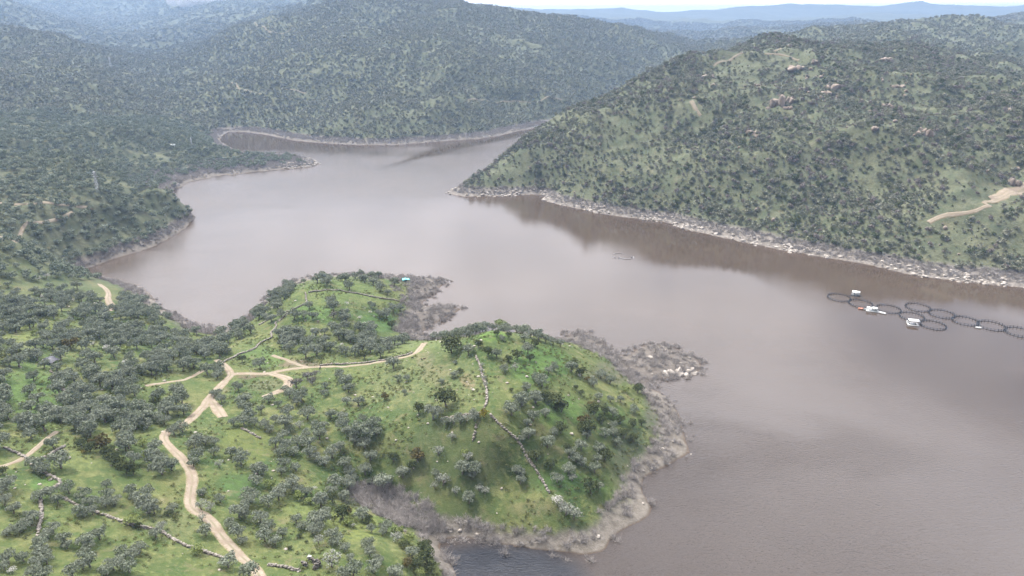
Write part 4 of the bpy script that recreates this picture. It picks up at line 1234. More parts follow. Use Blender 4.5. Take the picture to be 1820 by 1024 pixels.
def which_one(adj, own, others, lands, maxrank=10):
    """own: pixel positions to label; others: further ones of the kind that count in the ranking"""
    A_ = np.array(own, float).reshape(-1, 2)
    B_ = np.concatenate([A_, np.array(others, float).reshape(-1, 2)]) if len(others) else A_
    cand = [[] for _ in A_]
    for li, (nm, lx, ly) in enumerate(lands):
        dx, dy = B_[:, 0] - lx, B_[:, 1] - ly
        d = np.hypot(dx, dy)
        dr = direction(dx, dy)
        for q in range(4):
            ids = np.nonzero((dr == q) & (d > 3))[0]
            ids = ids[np.argsort(d[ids])][:maxrank]
            for rk, i in enumerate(ids):
                if i < len(A_):
                    cand[i].append((rk + d[i] / 60.0, rk, li, q))
    out = []
    for i, c in enumerate(cand):
        if not c:
            out.append(None)
            continue
        _, rk, li, q = min(c)
        out.append('%s, %s %s %s' % (adj, RANK[rk], DIRN[q], lands[li][0]))
    return out


ADJ = {'O': 'grey-green olive tree', 'K': 'dark evergreen oak', 'B': 'bronze-tinged evergreen oak', 'G': 'light green bush', 'Y': 'yellow-flowering gorse bush', 'P': 'pale silvery olive tree', 'W': 'small white-blossoming tree', 'C': 'cream-flowering tree', 'S': 'grey leafless tree'}
CAT = {'O': 'olive tree', 'K': 'oak', 'B': 'oak', 'G': 'bush', 'Y': 'bush', 'P': 'olive tree', 'W': 'blossoming tree', 'C': 'blossoming tree', 'S': 'bare tree'}
GRP = {'O': 'olive trees of the near groves', 'K': 'evergreen oaks among the olives', 'B': 'bronze-tinged oaks', 'G': 'light green bushes', 'Y': 'gorse bushes', 'P': 'pale silvery olives', 'W': 'white blossoming trees', 'C': 'cream-flowering trees', 'S': 'grey leafless trees'}
g = np.random.default_rng(77)
for kd, (nm, forms) in KIND.items():
    mine = [q for q in INDIV if q[0] == kd]
    pxy = [to_px(q[1], q[2], q[3] + 1.6)[:2] for q in mine]
    oth = [to_px(q[1], q[2], q[3] + 1.6)[:2] for q in rest] if kd == 'O' else []
    labs = which_one(ADJ[kd], pxy, oth, LAND, 14)
    for i, q in enumerate(mine):
        crown, trunk = forms[int(g.integers(len(forms)))]
        s = q[4] / 5.6
        t_ = empty(nm, (q[1], q[2], float(H(q[1], q[2])) - 0.05), g.random() * 6.283, s)
        t_.scale = (s, s, s * (0.88 + 0.2 * g.random()))
        if labs[i]:
            tag(t_, labs[i], CAT[kd], GRP[kd])
        else:
            tag(t_, ADJ[kd] + ' standing farther off in the left-hand grove', CAT[kd], GRP[kd])
        link('crown', crown, t_)
        link('trunk', trunk, t_)

# ------------------------------------------------------------------ the masses of plants
cov = lambda n, g_, lo, hi: (lo + (hi - lo) * g_.random(n))


def lay(name, x, y, z, wid, mould, nm, label, cat, g_, unit=5.6, squash=(0.85, 1.15), sink=0.1):
    n = len(x)
    rot = np.column_stack([g_.normal(size=n) * 0.06, g_.normal(size=n) * 0.06, g_.random(n) * 6.283])
    s = np.asarray(wid) / unit
    scl = np.column_stack([s, s, s * (squash[0] + (squash[1] - squash[0]) * g_.random(n))])
    return scatter(name, np.column_stack([x, y, np.asarray(z) - sink]), rot, scl, g_.integers(0, nm, n), mould, label, cat)


g = np.random.default_rng(21)
if rest:
    q = np.array([p[1:] for p in rest])
    lay('olive_grove', q[:, 0], q[:, 1], q[:, 2], q[:, 3], SET_OLIVE, 6, 'grey-green olive grove covering the near left shore and knoll', 'olive grove', g)

# left-hand slopes beyond the near bay
x, y, z, px, py, dep = jitter_grid(424, 1060, 4.7, -41, 5, 31)
d = zone_density(px, py, 0.92) * np.clip(0.95 + 0.9 * fbm(x / 34, y / 34, 81, 3), 0.25, 1.2)
k = (px < 575) & ~((px > 380) & (py < 262)) & (py < 500) & (z > 3.0 + 0.8 * fbm(x / 8, y / 8, 83, 2)) & (g.random(len(x)) < d) & track_clear(x, y, 1.0)
k &= ~((y > 0.0) & (px > 300) & (py < 215))
lay('hillside_olives', x[k], y[k], z[k], cov(k.sum(), g, 3.2, 5.7), SET_OLIVEF, 5, 'dense grey-green olive cover on the slopes left of the lake', 'olive grove', g)

# right-hand hill: evergreen scrub; the bushes that show largest are things of their own
x, y, z, px, py, dep = jitter_grid(395, 1250, 3.25, -8, 41, 37)
hillside = (px > 770) & (py < 500) & ~((px < 1000) & (y > 760)) & ~((px < 1240) & (y > 930))
patch = fbm(x / 44, y / 44, 91, 4)
fine = fbm(x / 11, y / 11, 95, 2)
d = np.clip(0.93 + 0.85 * patch + 0.85 * fine, 0.18, 1.0)
OPEN = [([(1060, 300), (1180, 290), (1160, 330), (1080, 330)], .45), ([(850, 300), (980, 270), (990, 310), (880, 325)], .5), ([(1200, 160), (1260, 160), (1270, 240), (1230, 240)], .35), ([(1250, 95), (1420, 90), (1440, 118), (1270, 150)], .35),
        ([(1430, 225), (1530, 220), (1560, 250), (1440, 255)], .3), ([(1640, 150), (1750, 138), (1790, 165), (1650, 175)], .35), ([(1680, 310), (1820, 290), (1820, 400), (1720, 400)], .5), ([(1450, 380), (1560, 370), (1570, 420), (1480, 425)], .5), ([(1270, 300), (1380, 330), (1360, 400), (1290, 370)], .6)]
for poly, v in OPEN:
    d = np.where(poly_mask(px + 30 * fine, py + 14 * fine, poly), d * (0.4 + 0.6 * v), d)
k = hillside & (z > 4.2 + 0.8 * fbm(x / 9, y / 9, 97, 2)) & (g.random(len(x)) < d) & track_clear(x, y, 1.2)
hx, hy, hz, hpx, hpy, hdep = x[k], y[k], z[k], px[k], py[k], dep[k]
hw = (1.3 + 4.2 * g.random(k.sum()) ** 1.6) * np.clip(1.0 + 0.35 * patch[k], 0.8, 1.3)
score = hw / hdep * ((hpx > -5) & (hpx < 1822))
big = np.argsort(-score)[:300]
msk = np.ones(len(hx), bool)
msk[big] = False
lay('hillside_scrub', hx[msk], hy[msk], hz[msk], hw[msk], SET_SCRUB, 6, 'dense dark evergreen scrub covering the hill right of the lake', 'scrub', g, 5.2)
LAND_R = [('the lower end of the ochre hill track', 1652, 396), ('the bend of the ochre hill track', 1750, 364), ('the bare ochre bank on the hill track', 1795, 338), ('the floating hut', 1521, 519), ('the notch in the rocky shore', 964, 357),
          ('the boulder pile on the shore', 1255, 408), ('the tip of the rocky headland', 796, 343), ('the last fish pen at the right edge', 1812, 590), ('the right frame edge above the shore', 1820, 470), ('the shore straight above the first fish pen', 1491, 462),
          ('the shore straight above the broken ring', 1107, 386), ('the boulders on the shore above the white barge', 1550, 470), ('the squat ochre outcrop low on the hill', 1340, 232), ('the tall ochre outcrop near the right edge', 1646, 232), ('the open grassy strip low on the hill', 1520, 400), ('the shore above the last white boat', 1738, 505), ('the shore above the canopied barge', 1622, 488), ('the shore before the first pen', 1370, 440), ('the broken ring in mid lake', 1107, 457), ('the white working barge', 1550, 548), ('the rightmost fish pen', 1812, 591), ('the grassy ledge on the right shoulder', 1500, 400), ('the purple-brown thicket low on the slope', 1150, 345), ('the headland\'s grassy nose', 880, 325), ('the middle of the hill\'s foot', 1300, 400)]
SHADE = ['large grey-green bush', 'large grey-green bush', 'large grey-green bush', 'large purple-brown bush', 'large dark green bush', 'large grey-green bush']
pickm = g.integers(0, 6, len(big))
labs = [None] * len(big)
for shade in sorted(set(SHADE)):
    ii = [i for i in range(len(big)) if SHADE[pickm[i]] == shade]
    got = which_one(shade, [(hpx[big[i]], hpy[big[i]] - 3) for i in ii], [], LAND_R, 14)
    for i, l_ in zip(ii, got):
        if l_ and len(l_.replace('-', ' ').split()) > 16:
            l_ = l_.replace('large ', '')
        labs[i] = l_ or shade + ' high in the right-hand hill scrub, away from any landmark'
for i, j in enumerate(big):
    o = link('evergreen_bush', SCRUB_ME[int(pickm[i])], loc=(hx[j], hy[j], hz[j] - 0.1))
    s = hw[j] / 5.2
    o.scale = (s, s, s * (0.85 + 0.3 * g.random()))
    o.rotation_euler = (0, 0, g.random() * 6.28)
    tag(o, labs[i], 'bush', 'evergreen bushes above the right-hand shore')

# hills beyond the river and the far plateau
x, y, z, px, py, dep = jitter_grid(880, 2000, 5.0, -41, 41, 41)
patch = fbm(x / 70, y / 70, 101, 4)
beyond = ((px < 1000) & (y > 880) | (px >= 1000) & (y > 930)) & ~((px < 400) & (np.hypot(x, y) < 1060) & (py > 205))
beyond &= ~((px > 1000) & (np.hypot(x, y) < 1250) & (px > 1240))
d = np.clip(0.98 + 0.75 * patch + 0.45 * fbm(x / 20, y / 20, 103, 2), 0.15, 1.0) * np.where((px > 1380) & (y < 1700), 0.72, 1.0)
k = beyond & (z > 4.5) & (g.random(len(x)) < d) & track_clear(x, y, 1.5)
lay('distant_scrub', x[k], y[k], z[k], 2.2 + 4.0 * g.random(k.sum()) ** 1.6, SET_SCRUBF, 5, 'hazy blue-green woodland covering the hills beyond the river', 'woodland', g)
x, y, z, px, py, dep = jitter_grid(2000, 4600, 14.0, -41, 41, 43)
d = np.clip(0.86 + 0.9 * fbm(x / 120, y / 120, 111, 4), 0.2, 1.0)
k = (g.random(len(x)) < d)
lay('far_woodland', x[k], y[k], z[k], cov(k.sum(), g, 8, 15), SET_SCRUBF, 5, 'blue hazy woodland on the farthest ridges', 'woodland', g, squash=(.55, .8))

# low growth on the near grass, drowned brush along the waterline, loose stones
x, y, z, px, py, dep = jitter_grid(100, 400, 1.45, -41, 20, 47)
d = np.clip(0.16 + 1.1 * fbm(x / 13, y / 13, 121, 4), 0.02, 0.75)
k = (z > 3) & (g.random(len(x)) < d) & track_clear(x, y, 0.4)
lay('grass_tufts', x[k], y[k], z[k], cov(k.sum(), g, 0.6, 1.7), SET_TUFT, 4, 'rough grass and herb tufts on the near slopes', 'grass', g, 1.6, (0.6, 1.3), 0.05)


def brush_at(r0, r1, step, seed, near):
    gx = np.random.default_rng(seed)
    xm = r1 * 0.68
    x, y = np.meshgrid(np.arange(-xm, xm, step), np.arange(90, r1, step))
    x = (x + (gx.random(x.shape) - .5) * step).ravel()
    y = (y + (gx.random(y.shape) - .5) * step).ravel()
    r = np.hypot(x, y)
    sd_ = shore_d(x, y)
    z = H(x, y)
    k = (r > r0) & (r < r1) & (sd_ > -5.5) & (z < 5.4) & (sd_ < 60)
    x, y, z, sd_ = x[k], y[k], z[k], sd_[k]
    px, py, dep = to_px(x, y, z)
    return x, y, z, sd_, px, py, gx


x, y, z, sd_, px, py, gx = brush_at(90, 430, 1.15, 51, True)
d = 0.62 * (1 - sm(z, 2.6, 4.4)) * np.clip(0.55 + 1.2 * fbm(x / 9, y / 9, 131, 3), 0, 1)
d = np.where((sd_ > 0) & (z < 1.6), d * 0.5, d)          # the bare silt strip is mostly clear
d = np.where(sd_ < 0, 0.34 * np.clip(1 + sd_ / 4.5, 0, 1) * np.clip(0.4 + 1.6 * fbm(x / 7, y / 7, 133, 3), 0, 1), d)
sparse = poly_mask(px, py, [(1040, 940), (1130, 870), (1240, 780), (1240, 840), (1170, 940), (1080, 1000), (900, 990), (900, 950)])
d = np.where(sparse, d * 0.25, d)
thick = poly_mask(px, py, [(610, 860), (700, 850), (800, 930), (790, 965), (700, 940), (640, 905)]) | poly_mask(px, py, [(690, 490), (800, 490), (830, 560), (750, 600), (700, 540)]) | poly_mask(px, py, [(1000, 590), (1080, 590), (1250, 610), (1260, 670), (1120, 690), (1040, 640)]) | poly_mask(px, py, [(250, 505), (350, 540), (400, 590), (330, 590)])
d = np.where(thick, np.maximum(d, 0.15 * (z > -0.6)), d)
k = (gx.random(len(x)) < d) & (px > -60) & (px < 1860)
# the dead thicket in the hollow above the inlet
x2, y2, z2, px2, py2, _q = jitter_grid(100, 300, 1.0, -41, 20, 57)
k2 = poly_mask(px2, py2, [(622, 866), (660, 852), (712, 862), (770, 900), (800, 940), (760, 950), (690, 925), (640, 900)]) & (gx.random(len(x2)) < 0.62)
xx, yy, zz = np.concatenate([x[k], x2[k2]]), np.concatenate([y[k], y2[k2]]), np.concatenate([np.maximum(z[k], -0.3), z2[k2]])
lay('drowned_brush', xx, yy, zz, cov(len(xx), gx, 1.5, 3.6), SET_BRUSH, 4, 'bare grey drowned brush fringing the near waterline', 'dead brush', gx, 3.0, (0.6, 1.1), 0.0)
x, y, z, sd_, px, py, gx = brush_at(430, 1100, 2.1, 53, False)
d = 0.8 * sm(z, 0.5, 2.2) * (1 - sm(z, 4.6, 6.5))
k = (gx.random(len(x)) < d) & (px > -40) & (px < 1850)
lay('shoreline_brush', x[k], y[k], z[k], cov(k.sum(), gx, 2.2, 4.0), SET_BRUSH, 4, 'bare grey brush along the far shorelines', 'dead brush', gx, 3.0, (0.5, 0.9), 0.0)

# stones along the rocky shore and in the grass
x, y, z, sd_, px, py, gx = brush_at(380, 1150, 1.25, 59, False)
on_rock = poly_mask(px, py, [(780, 330), (960, 330), (1050, 350), (1250, 385), (1500, 430), (1830, 470), (1900, 540), (1800, 535), (1400, 470), (1100, 410), (960, 375), (780, 362)])
clus = np.clip(0.10 + 1.2 * fbm(x / 14, y / 14, 141, 3), 0.04, 0.9)
k = on_rock & (z > -0.4) & (z < 3.2) & (gx.random(len(x)) < clus)
far_rock = (px > 560) & (px < 1000) & (py < 262) & (z > -0.2) & (z < 2.4) & (gx.random(len(x)) < 0.10)
tip = poly_mask(px, py, [(495, 285), (570, 280), (575, 300), (500, 306)]) & (z > -0.3) & (gx.random(len(x)) < 0.3)
s1 = 0.45 + 1.5 * gx.random(len(x)) ** 2.6
k |= far_rock | tip
lay('shore_stones', x[k], y[k], z[k], s1[k], SET_STONE, 5, 'pale granite stones strewn along the rocky shores', 'stones', gx, 1.0, (0.7, 1.2), 0.0)
x, y, z, px, py, dep = jitter_grid(100, 430, 1.9, -41, 30, 61)
d = 0.018 + 0.10 * np.clip(fbm(x / 18, y / 18, 151, 3) - 0.12, 0, 1)
d = np.where(poly_mask(px, py, [(680, 640), (1000, 640), (1000, 900), (680, 900)]), d * 2.2, d)
d = np.where((z > 0.2) & (z < 2.2), np.maximum(d, 0.07), d)
k = (z > 0.1) & (gx.random(len(x)) < d)
lay('field_stones', x[k], y[k], z[k], 0.25 + 0.6 * gx.random(k.sum()) ** 2.5, SET_STONE, 5, 'small pale stones scattered in the near grass', 'stones', gx, 1.0, (0.6, 1.0), 0.0)

x, y, z, px, py, dep = jitter_grid(400, 1100, 5.2, -5, 41, 67)
d = 0.30 * np.clip(fbm(x / 40, y / 40, 161, 4) - 0.10, 0, 1)
crag = np.zeros(len(x))
for cx, cy, rr in ((1380, 180, 50), (1345, 235, 30), (1480, 158, 60), (1575, 190, 30), (1646, 234, 34), (1420, 125, 40), (1594, 155, 40), (1240, 150, 40), (1800, 322, 34), (1720, 250, 30), (1290, 170, 30)):
    crag = np.maximum(crag, np.exp(-((px - cx) ** 2 + ((py - cy) * 1.6) ** 2) / (rr * rr)))
k = (px > 800) & (py < 470) & ~((px < 1240) & (y > 900)) & (z > 8) & (gx.random(len(x)) < 0.6 * np.maximum(d, 0.30 * crag)) & track_clear(x, y, 0.5)
lay('hill_rocks', x[k], y[k], z[k], 0.5 + 1.5 * gx.random(k.sum()) ** 2.2 + 0.6 * crag[k], SET_CRAG, 4, 'ochre and grey rocks breaking through the scrub of the right-hand hill', 'rocks', gx, 1.0, (0.8, 1.5), 0.1)

# ------------------------------------------------------------------ boulders and outcrops
def rock_at(name, px, py, wpx, forms, g_, squash=1.0, dz=0.0):
    p = hit(px, py)[0]
    w_ = wpx * to_px(*p)[2] / FPX
    o = link(name, forms[int(g_.integers(len(forms)))], loc=(p[0], p[1], p[2] - 0.15 * w_ * squash + dz))
    s = w_ / 2.0
    o.scale = (s, s * (0.7 + 0.4 * g_.random()), s * squash)
    o.rotation_euler = (0, g_.normal() * 0.15, g_.random() * 6.28)
    return o


g = np.random.default_rng(91)
M_PALER = simple_mat('pale_granite', (0.29, 0.262, 0.230), 0.9, 0.40, 1.0, 0.15, 0.5)
PALER = [make_rock('pale_boulder', 1100 + i, M_PALER, 3, 0.75) for i in range(5)]
BOULD = [(1184, 661, 11, 'leftmost grey-white block of the half-sunk granite pile off the point'), (1194, 659, 14, 'large cream slab second from the left in the half-sunk granite pile'), (1206, 655, 14, 'pinkish flat-topped slab at the middle top of the half-sunk granite pile'), (1209, 662, 13, 'pale low slab at the middle foot of the half-sunk granite pile'),
         (1213, 650, 7, 'small pink knob topping the half-sunk granite pile'), (1221, 664, 10, 'narrow leaning slab right of centre in the half-sunk granite pile'), (1226, 657, 10, 'rounded grey boulder behind the right end of the half-sunk granite pile'), (1230, 653, 9, 'white upright boulder at the upper right of the half-sunk granite pile'), (1235, 661, 12, 'rightmost white boulder of the half-sunk granite pile'),
         (1157, 632, 13, 'single flat white rock in the grey brush of the point'), (1178, 795, 7, 'lone round pale boulder on the grey shore bank below the oaks'), (1158, 828, 10, 'white jagged rock on the shore ledge beside the pale dead trunk'), (1063, 951, 8, 'flat white stone at the waterline corner of the hill shore'), (858, 932, 6, 'left one of two upright white stones above the inlet shore'), (866, 936, 5, 'right one of two upright white stones above the inlet shore'), (1228, 806, 5, 'small dark rock in the water off the eastern bulge'),
         (560, 289, 8, 'big pale boulder at the tip of the far left promontory'), (553, 291, 6, 'rounded boulder just left of the promontory tip boulder'), (541, 290, 6, 'low pale rock on the promontory shore, third from its tip'), (495, 237, 6, 'white rock on the far shore of the small bay'),
         (967, 353, 9, 'pale boulder at the notch of the rocky headland shore'), (974, 351, 6, 'smaller pale boulder right of the notch boulder'), (800, 343, 7, 'pale rock at the very tip of the rocky headland')]
for a, b, c, lab in BOULD:
    o = rock_at('boulder', a, b + 0.3 * c, c * (1.45 if 1180 < a < 1240 and b < 670 else 1.15), PALER, g, 0.85)
    tag(o, lab, 'boulder')
sx_ = np.sort(np.concatenate([np.linspace(1000, 1815, 34), 1205 + 130 * g.random(14), 1370 + 60 * g.random(6)]))
line = np.array([(794, 343), (870, 349), (964, 358), (1000, 365), (1060, 378), (1100, 385), (1150, 391), (1190, 396), (1205, 405), (1250, 415), (1310, 428), (1380, 443), (1450, 456), (1520, 466), (1560, 475), (1620, 490), (1700, 500), (1780, 508), (1830, 513)], float)
sy_ = np.interp(sx_, line[:, 0], line[:, 1]) - 2 - 11 * g.random(len(sx_)) ** 1.5
BL = [('the shore\'s boulder pile', 1255, 410), ('the floating hut', 1521, 519), ('the leftmost fish pen', 1491, 529), ('the rightmost fish pen', 1812, 590), ('the white canopied barge', 1623, 570), ('the notch in the rocky shore', 964, 357), ('the broken floating ring', 1107, 457), ('the white working barge', 1550, 548), ('the small boat by the pens', 1738, 583), ('the lower end of the hill track', 1652, 396)]
labs = which_one('pale shore boulder', list(zip(sx_, sy_)), [], BL, 10)
for i in range(len(sx_)):
    o = rock_at('boulder', sx_[i], sy_[i], 5 + 6 * g.random(), ROCKS, g, 0.75)
    tag(o, labs[i] or 'pale granite boulder in the middle of the rocky right-hand shore', 'boulder', 'boulders along the right-hand shore')
OUT = [(1378, 180, 18, 20, 'tall ochre outcrop with a bright face, high on the right hill'), (1396, 176, 20, 22, 'dark craggy outcrop just right of the bright ochre face'), (1337, 234, 16, 16, 'split ochre outcrop standing alone left of the hill centre'), (1348, 240, 9, 10, 'small pointed ochre rock right of the split outcrop'), (1575, 186, 15, 15, 'square ochre block on the upper right of the hill'),
       (1646, 234, 14, 20, 'tall narrow grey-ochre stack near the right side of the hill'), (1556, 226, 9, 9, 'small reddish rock between the square block and the tall stack'), (1484, 152, 18, 14, 'broad pink-grey outcrop near the hill top'), (1464, 164, 18, 13, 'low stepped outcrop below the broad hill-top outcrop'), (1452, 108, 12, 11, 'small pinkish crag on the hill summit'), (1594, 152, 16, 10, 'rubbly pale outcrop on the right shoulder of the hill'),
       (1400, 190, 10, 8, 'low pale slab at the foot of the dark crag'), (1805, 322, 16, 18, 'ochre outcrop above the bare track bank at the right edge'), (1573, 104, 14, 9, 'pale rock on the plateau behind the hill'), (1415, 120, 26, 14, 'dark rocky knob left of the hill summit'), (1260, 135, 14, 8, 'pale ledge on the left spur of the hill'), (1345, 150, 10, 8, 'cream rock below the ridge path'), (1270, 150, 12, 7, 'small pale ledge beside the left spur')]
for a, b, c, h_, lab in OUT:
    p = hit(a, b + 0.35 * h_)[0]
    k_ = 1.3 * to_px(*p)[2] / FPX
    t_ = empty('rock_outcrop', (p[0], p[1], p[2]))
    for q in range(4):
        o = link('block', ROCKO[int(g.integers(4))], t_)
        w_ = c * k_ * (0.34 + 0.22 * g.random())
        o.location = ((q - 1.5) * c * k_ * 0.22 + g.normal() * 0.3, g.normal() * w_ * 0.3, -0.3)
        o.scale = (w_ * 0.62, w_ * 0.62, h_ * k_ * (0.32 + 0.24 * g.random()))
        o.rotation_euler = (g.normal() * 0.12, g.normal() * 0.12, g.random() * 6.28)
    tag(t_, lab, 'rock outcrop', 'rock outcrops on the right-hand hill')

# ------------------------------------------------------------------ fish farm
M_PIPE = simple_mat('black_pipe', (0.022, 0.024, 0.030), 0.45, 0.2, 2.0, 0.4)
M_WHITE = simple_mat('white_paint', (0.52, 0.53, 0.52), 0.5, 0.06, 1.2, 0.4)
M_OFFW = simple_mat('weathered_white', (0.44, 0.46, 0.45), 0.6, 0.18, 1.5, 0.3)
M_DARK = simple_mat('dark_opening', (0.035, 0.038, 0.042), 0.5, 0.2, 1.0, 0.3)
M_GREYM = simple_mat('galvanised_steel', (0.42, 0.43, 0.44), 0.45, 0.15, 2.0, 0.5, 0, 0.6)
M_ORANGE = simple_mat('faded_orange', (0.55, 0.23, 0.14), 0.6, 0.15, 1.5, 0.3)
M_NET, nt_ = material('fish_net')
nb = nt_.n('ShaderNodeBsdfDiffuse', {0: (0.05, 0.05, 0.055, 1)})
ntr = nt_.n('ShaderNodeBsdfTransparent', {})
nmx = nt_.n('ShaderNodeMixShader', {0: 0.92, 1: nb.outputs[0], 2: ntr.outputs[0]})
nt_.n('ShaderNodeOutputMaterial', {0: nmx.outputs[0]})


def ring_mesh(name, rad, z, r, mat, n=72, seg=6, a0=0.0, a1=2 * math.pi):
    mb = MB()
    full = a1 - a0 > 6.2
    m_ = n if full else max(6, int(n * (a1 - a0) / 6.283))
    path = [(rad * math.cos(a0 + (a1 - a0) * i / (m_ if full else m_ - 1)), rad * math.sin(a0 + (a1 - a0) * i / (m_ if full else m_ - 1)), z) for i in range(m_)]
    mb.tube(path, r, seg, closed=full)
    return mb


RAD = 6.6
c_ = ring_mesh('collar', RAD, 0.10, 0.085, M_PIPE)
c2_ = ring_mesh('collar', RAD - 0.30, 0.10, 0.06, M_PIPE)
c_.add(c2_.v, [tuple(c2_.l[i * 4:i * 4 + 4]) for i in range(len(c2_.s))])
ME_COLLAR = c_.mesh('collar', M_PIPE, True)
ME_RAIL = ring_mesh('handrail', RAD - 0.28, 1.0, 0.045, M_PIPE).mesh('handrail', M_PIPE, True)
mb = MB()
for i in range(72):
    a, b = 2 * math.pi * i / 72, 2 * math.pi * (i + 1) / 72
    r_ = RAD - 0.42
    mb.add([(r_ * math.cos(a), r_ * math.sin(a), -0.2), (r_ * math.cos(b), r_ * math.sin(b), -0.2), (r_ * math.cos(b), r_ * math.sin(b), 1.1), (r_ * math.cos(a), r_ * math.sin(a), 1.1)], [(0, 1, 2, 3)])
ME_NET = mb.mesh('net', M_NET)
mb = MB()
mb.tube([(0, 0, 0.0), (0, 0, 1.25)], [0.13, 0.11], 6)
mb.box((0, 0, 0.14), (0.34, 0.80, 0.38))
ME_POST = mb.mesh('stanchion', M_PIPE)
PENS = [(1491.4, 529.2, 40, 'dark round fish pen at the far left end of the farm'), (1529.5, 540, 41, 'dark round fish pen left of the white working barge'), (1579, 549.6, 42, 'dark round fish pen right of the white working barge'), (1620.5, 563, 42, 'dark round fish pen behind the white canopied barge'), (1658.6, 578.3, 43, 'dark round fish pen nearest the viewer, right of the canopied barge'),
        (1631.4, 546.6, 42, 'dark round fish pen at the left end of the back row'), (1673.8, 558.5, 43, 'dark round fish pen second from left in the back row'), (1715.5, 570.8, 44, 'dark round fish pen third from left in the back row'), (1762, 579.5, 46, 'dark round fish pen beside the small moored boat'), (1812, 591, 48, 'dark round fish pen cut off by the right frame edge')]
g = np.random.default_rng(17)
for a, b, c, lab in PENS:
    X_, Y_, _z = [float(q) for q in at_z(a, b, 0.1)]
    s = 0.5 * c * to_px(X_, Y_, 0)[2] / FPX / RAD
    t_ = empty('fish_pen', (X_, Y_, 0), g.random() * 6.28, s)
    tag(t_, lab, 'fish pen', 'round floating fish pens')
    link('collar', ME_COLLAR, t_)
    link('handrail', ME_RAIL, t_)
    link('net', ME_NET, t_)
    for i in range(24):
        o = link('stanchion', ME_POST, t_)
        an = 2 * math.pi * i / 24
        o.location = ((RAD - 0.33) * math.cos(an), (RAD - 0.33) * math.sin(an), 0)
        o.rotation_euler = (0, 0, an + math.pi / 2)


def lake_px(a, b):
    X_, Y_, _ = at_z(a, b, 0.0)
    return float(X_), float(Y_)


# broken ring drifting alone
X_, Y_ = lake_px(1107, 458)
t_ = empty('broken_floating_ring', (X_, Y_, 0), 0.0, 1.0)
tag(t_, 'broken half-sunk floating ring drifting alone in mid lake', 'broken ring')
M_OLDPIPE = simple_mat('bleached_pipe', (0.20, 0.20, 0.21), 0.5, 0.3, 2.0, 0.4)
for (rad, a0, a1, dx, dy) in ((5.4, 0.9, 2.3, -2.0, 3.5), (5.0, 3.3, 5.2, 2.6, 1.5), (5.0, 5.6, 6.5, 2.4, 0.6), (2.2, 2.4, 3.3, -4.6, -1.0)):
    o = link('pipe_section', ring_mesh('pipe_section', rad, 0.12, 0.24, M_OLDPIPE, 60, 6, a0, a1).mesh('pipe_section', M_OLDPIPE, True), t_)
    o.location = (dx, dy, 0)
for dx, dy in ((-5.2, -0.6), (-3.0, -1.6), (5.8, 0.8)):
    mb = MB()
    mb.tube([(0, -0.7, 0.1), (0, -0.3, 0.28), (0, 0.3, 0.28), (0, 0.7, 0.1)], [0.12, 0.34, 0.34, 0.12], 8)
    o = link('float', mb.mesh('float', M_PIPE, True), t_)
    o.location = (dx, dy, 0)


def part(name, mb, mat, parent, smooth=False):
    return link(name, mb.mesh(name, mat, smooth), parent)


# floating hut
def depth_at(a, b):
    X_, Y_ = lake_px(a, b)
    return to_px(X_, Y_, 0)[2]


X_, Y_ = lake_px(1520.5, 525)
t_ = empty('floating_hut', (X_, Y_, 0), R(-24), 0.76)
tag(t_, 'white box hut on a dark pontoon behind the leftmost fish pens', 'floating hut')
mb = MB(); mb.box((0, 0, 0.25), (6.4, 4.6, 0.55)); part('pontoon', mb, M_DARK, t_)
mb = MB(); mb.box((0.15, 0.1, 1.68), (4.9, 3.6, 2.3)); part('cabin', mb, M_WHITE, t_)
mb = MB(); mb.box((0.15, 0.1, 2.93), (5.5, 4.2, 0.18)); mb.box((0.15, 0.1, 3.06), (4.6, 3.3, 0.1)); part('roof', mb, M_WHITE, t_)
mb = MB(); mb.box((1.2, -1.715, 1.45), (0.85, 0.06, 1.8)); d_ = part('door', mb, M_OFFW, t_)
mb = MB(); mb.box((-1.0, -1.715, 1.9), (1.1, 0.06, 0.8)); part('window', mb, M_DARK, t_)
mb = MB(); mb.tube([(-2.8, -2.0, 0.5), (-2.8, -2.0, 1.4), (-2.8, 2.0, 1.4), (-2.8, 2.0, 0.5)], 0.05, 5); part('railing', mb, M_GREYM, t_)
mb = MB(); mb.box((-1.7, -1.9, 0.75), (0.9, 0.6, 0.45)); part('crate', mb, M_OFFW, t_)

# white working barge
X_, Y_ = lake_px(1550, 553)
t_ = empty('working_barge', (X_, Y_, 0), R(-20), 0.60)
tag(t_, 'white working barge with flat roof and side cabin between two fish pens', 'barge')
mb = MB(); mb.box((0, 0, 0.35), (10.4, 5.6, 0.5)); part('pontoon', mb, M_OFFW, t_)
mb = MB(); mb.box((0, -2.7, 0.75), (9.8, 0.16, 0.3)); mb.box((-4.85, 0, 0.75), (0.16, 5.2, 0.3)); part('bulwark', mb, M_WHITE, t_)
mb = MB(); mb.box((2.2, 0.4, 1.9), (3.8, 3.8, 2.6)); part('cabin', mb, M_OFFW, t_)
mb = MB(); mb.box((2.2, 0.4, 3.29), (4.3, 4.3, 0.16)); mb.box((2.0, 0.6, 3.5), (1.4, 1.2, 0.25)); part('cabin_roof', mb, M_WHITE, t_)
mb = MB(); mb.box((-2.35, 0.2, 3.0), (4.6, 4.6, 0.14)); part('canopy', mb, M_WHITE, t_)
for sx, sy in ((-4.4, -1.9), (-4.4, 2.3), (-0.4, -1.9), (-0.4, 2.3)):
    mb = MB(); mb.tube([(sx, sy, 0.6), (sx, sy, 2.95)], 0.07, 6); part('post', mb, M_GREYM, t_)
mb = MB(); mb.box((2.2, -1.53, 2.2), (1.3, 0.06, 0.8)); part('window', mb, M_DARK, t_)
mb = MB(); mb.box((0.27, 0.4, 1.6), (0.06, 0.9, 1.9)); part('door', mb, M_DARK, t_)

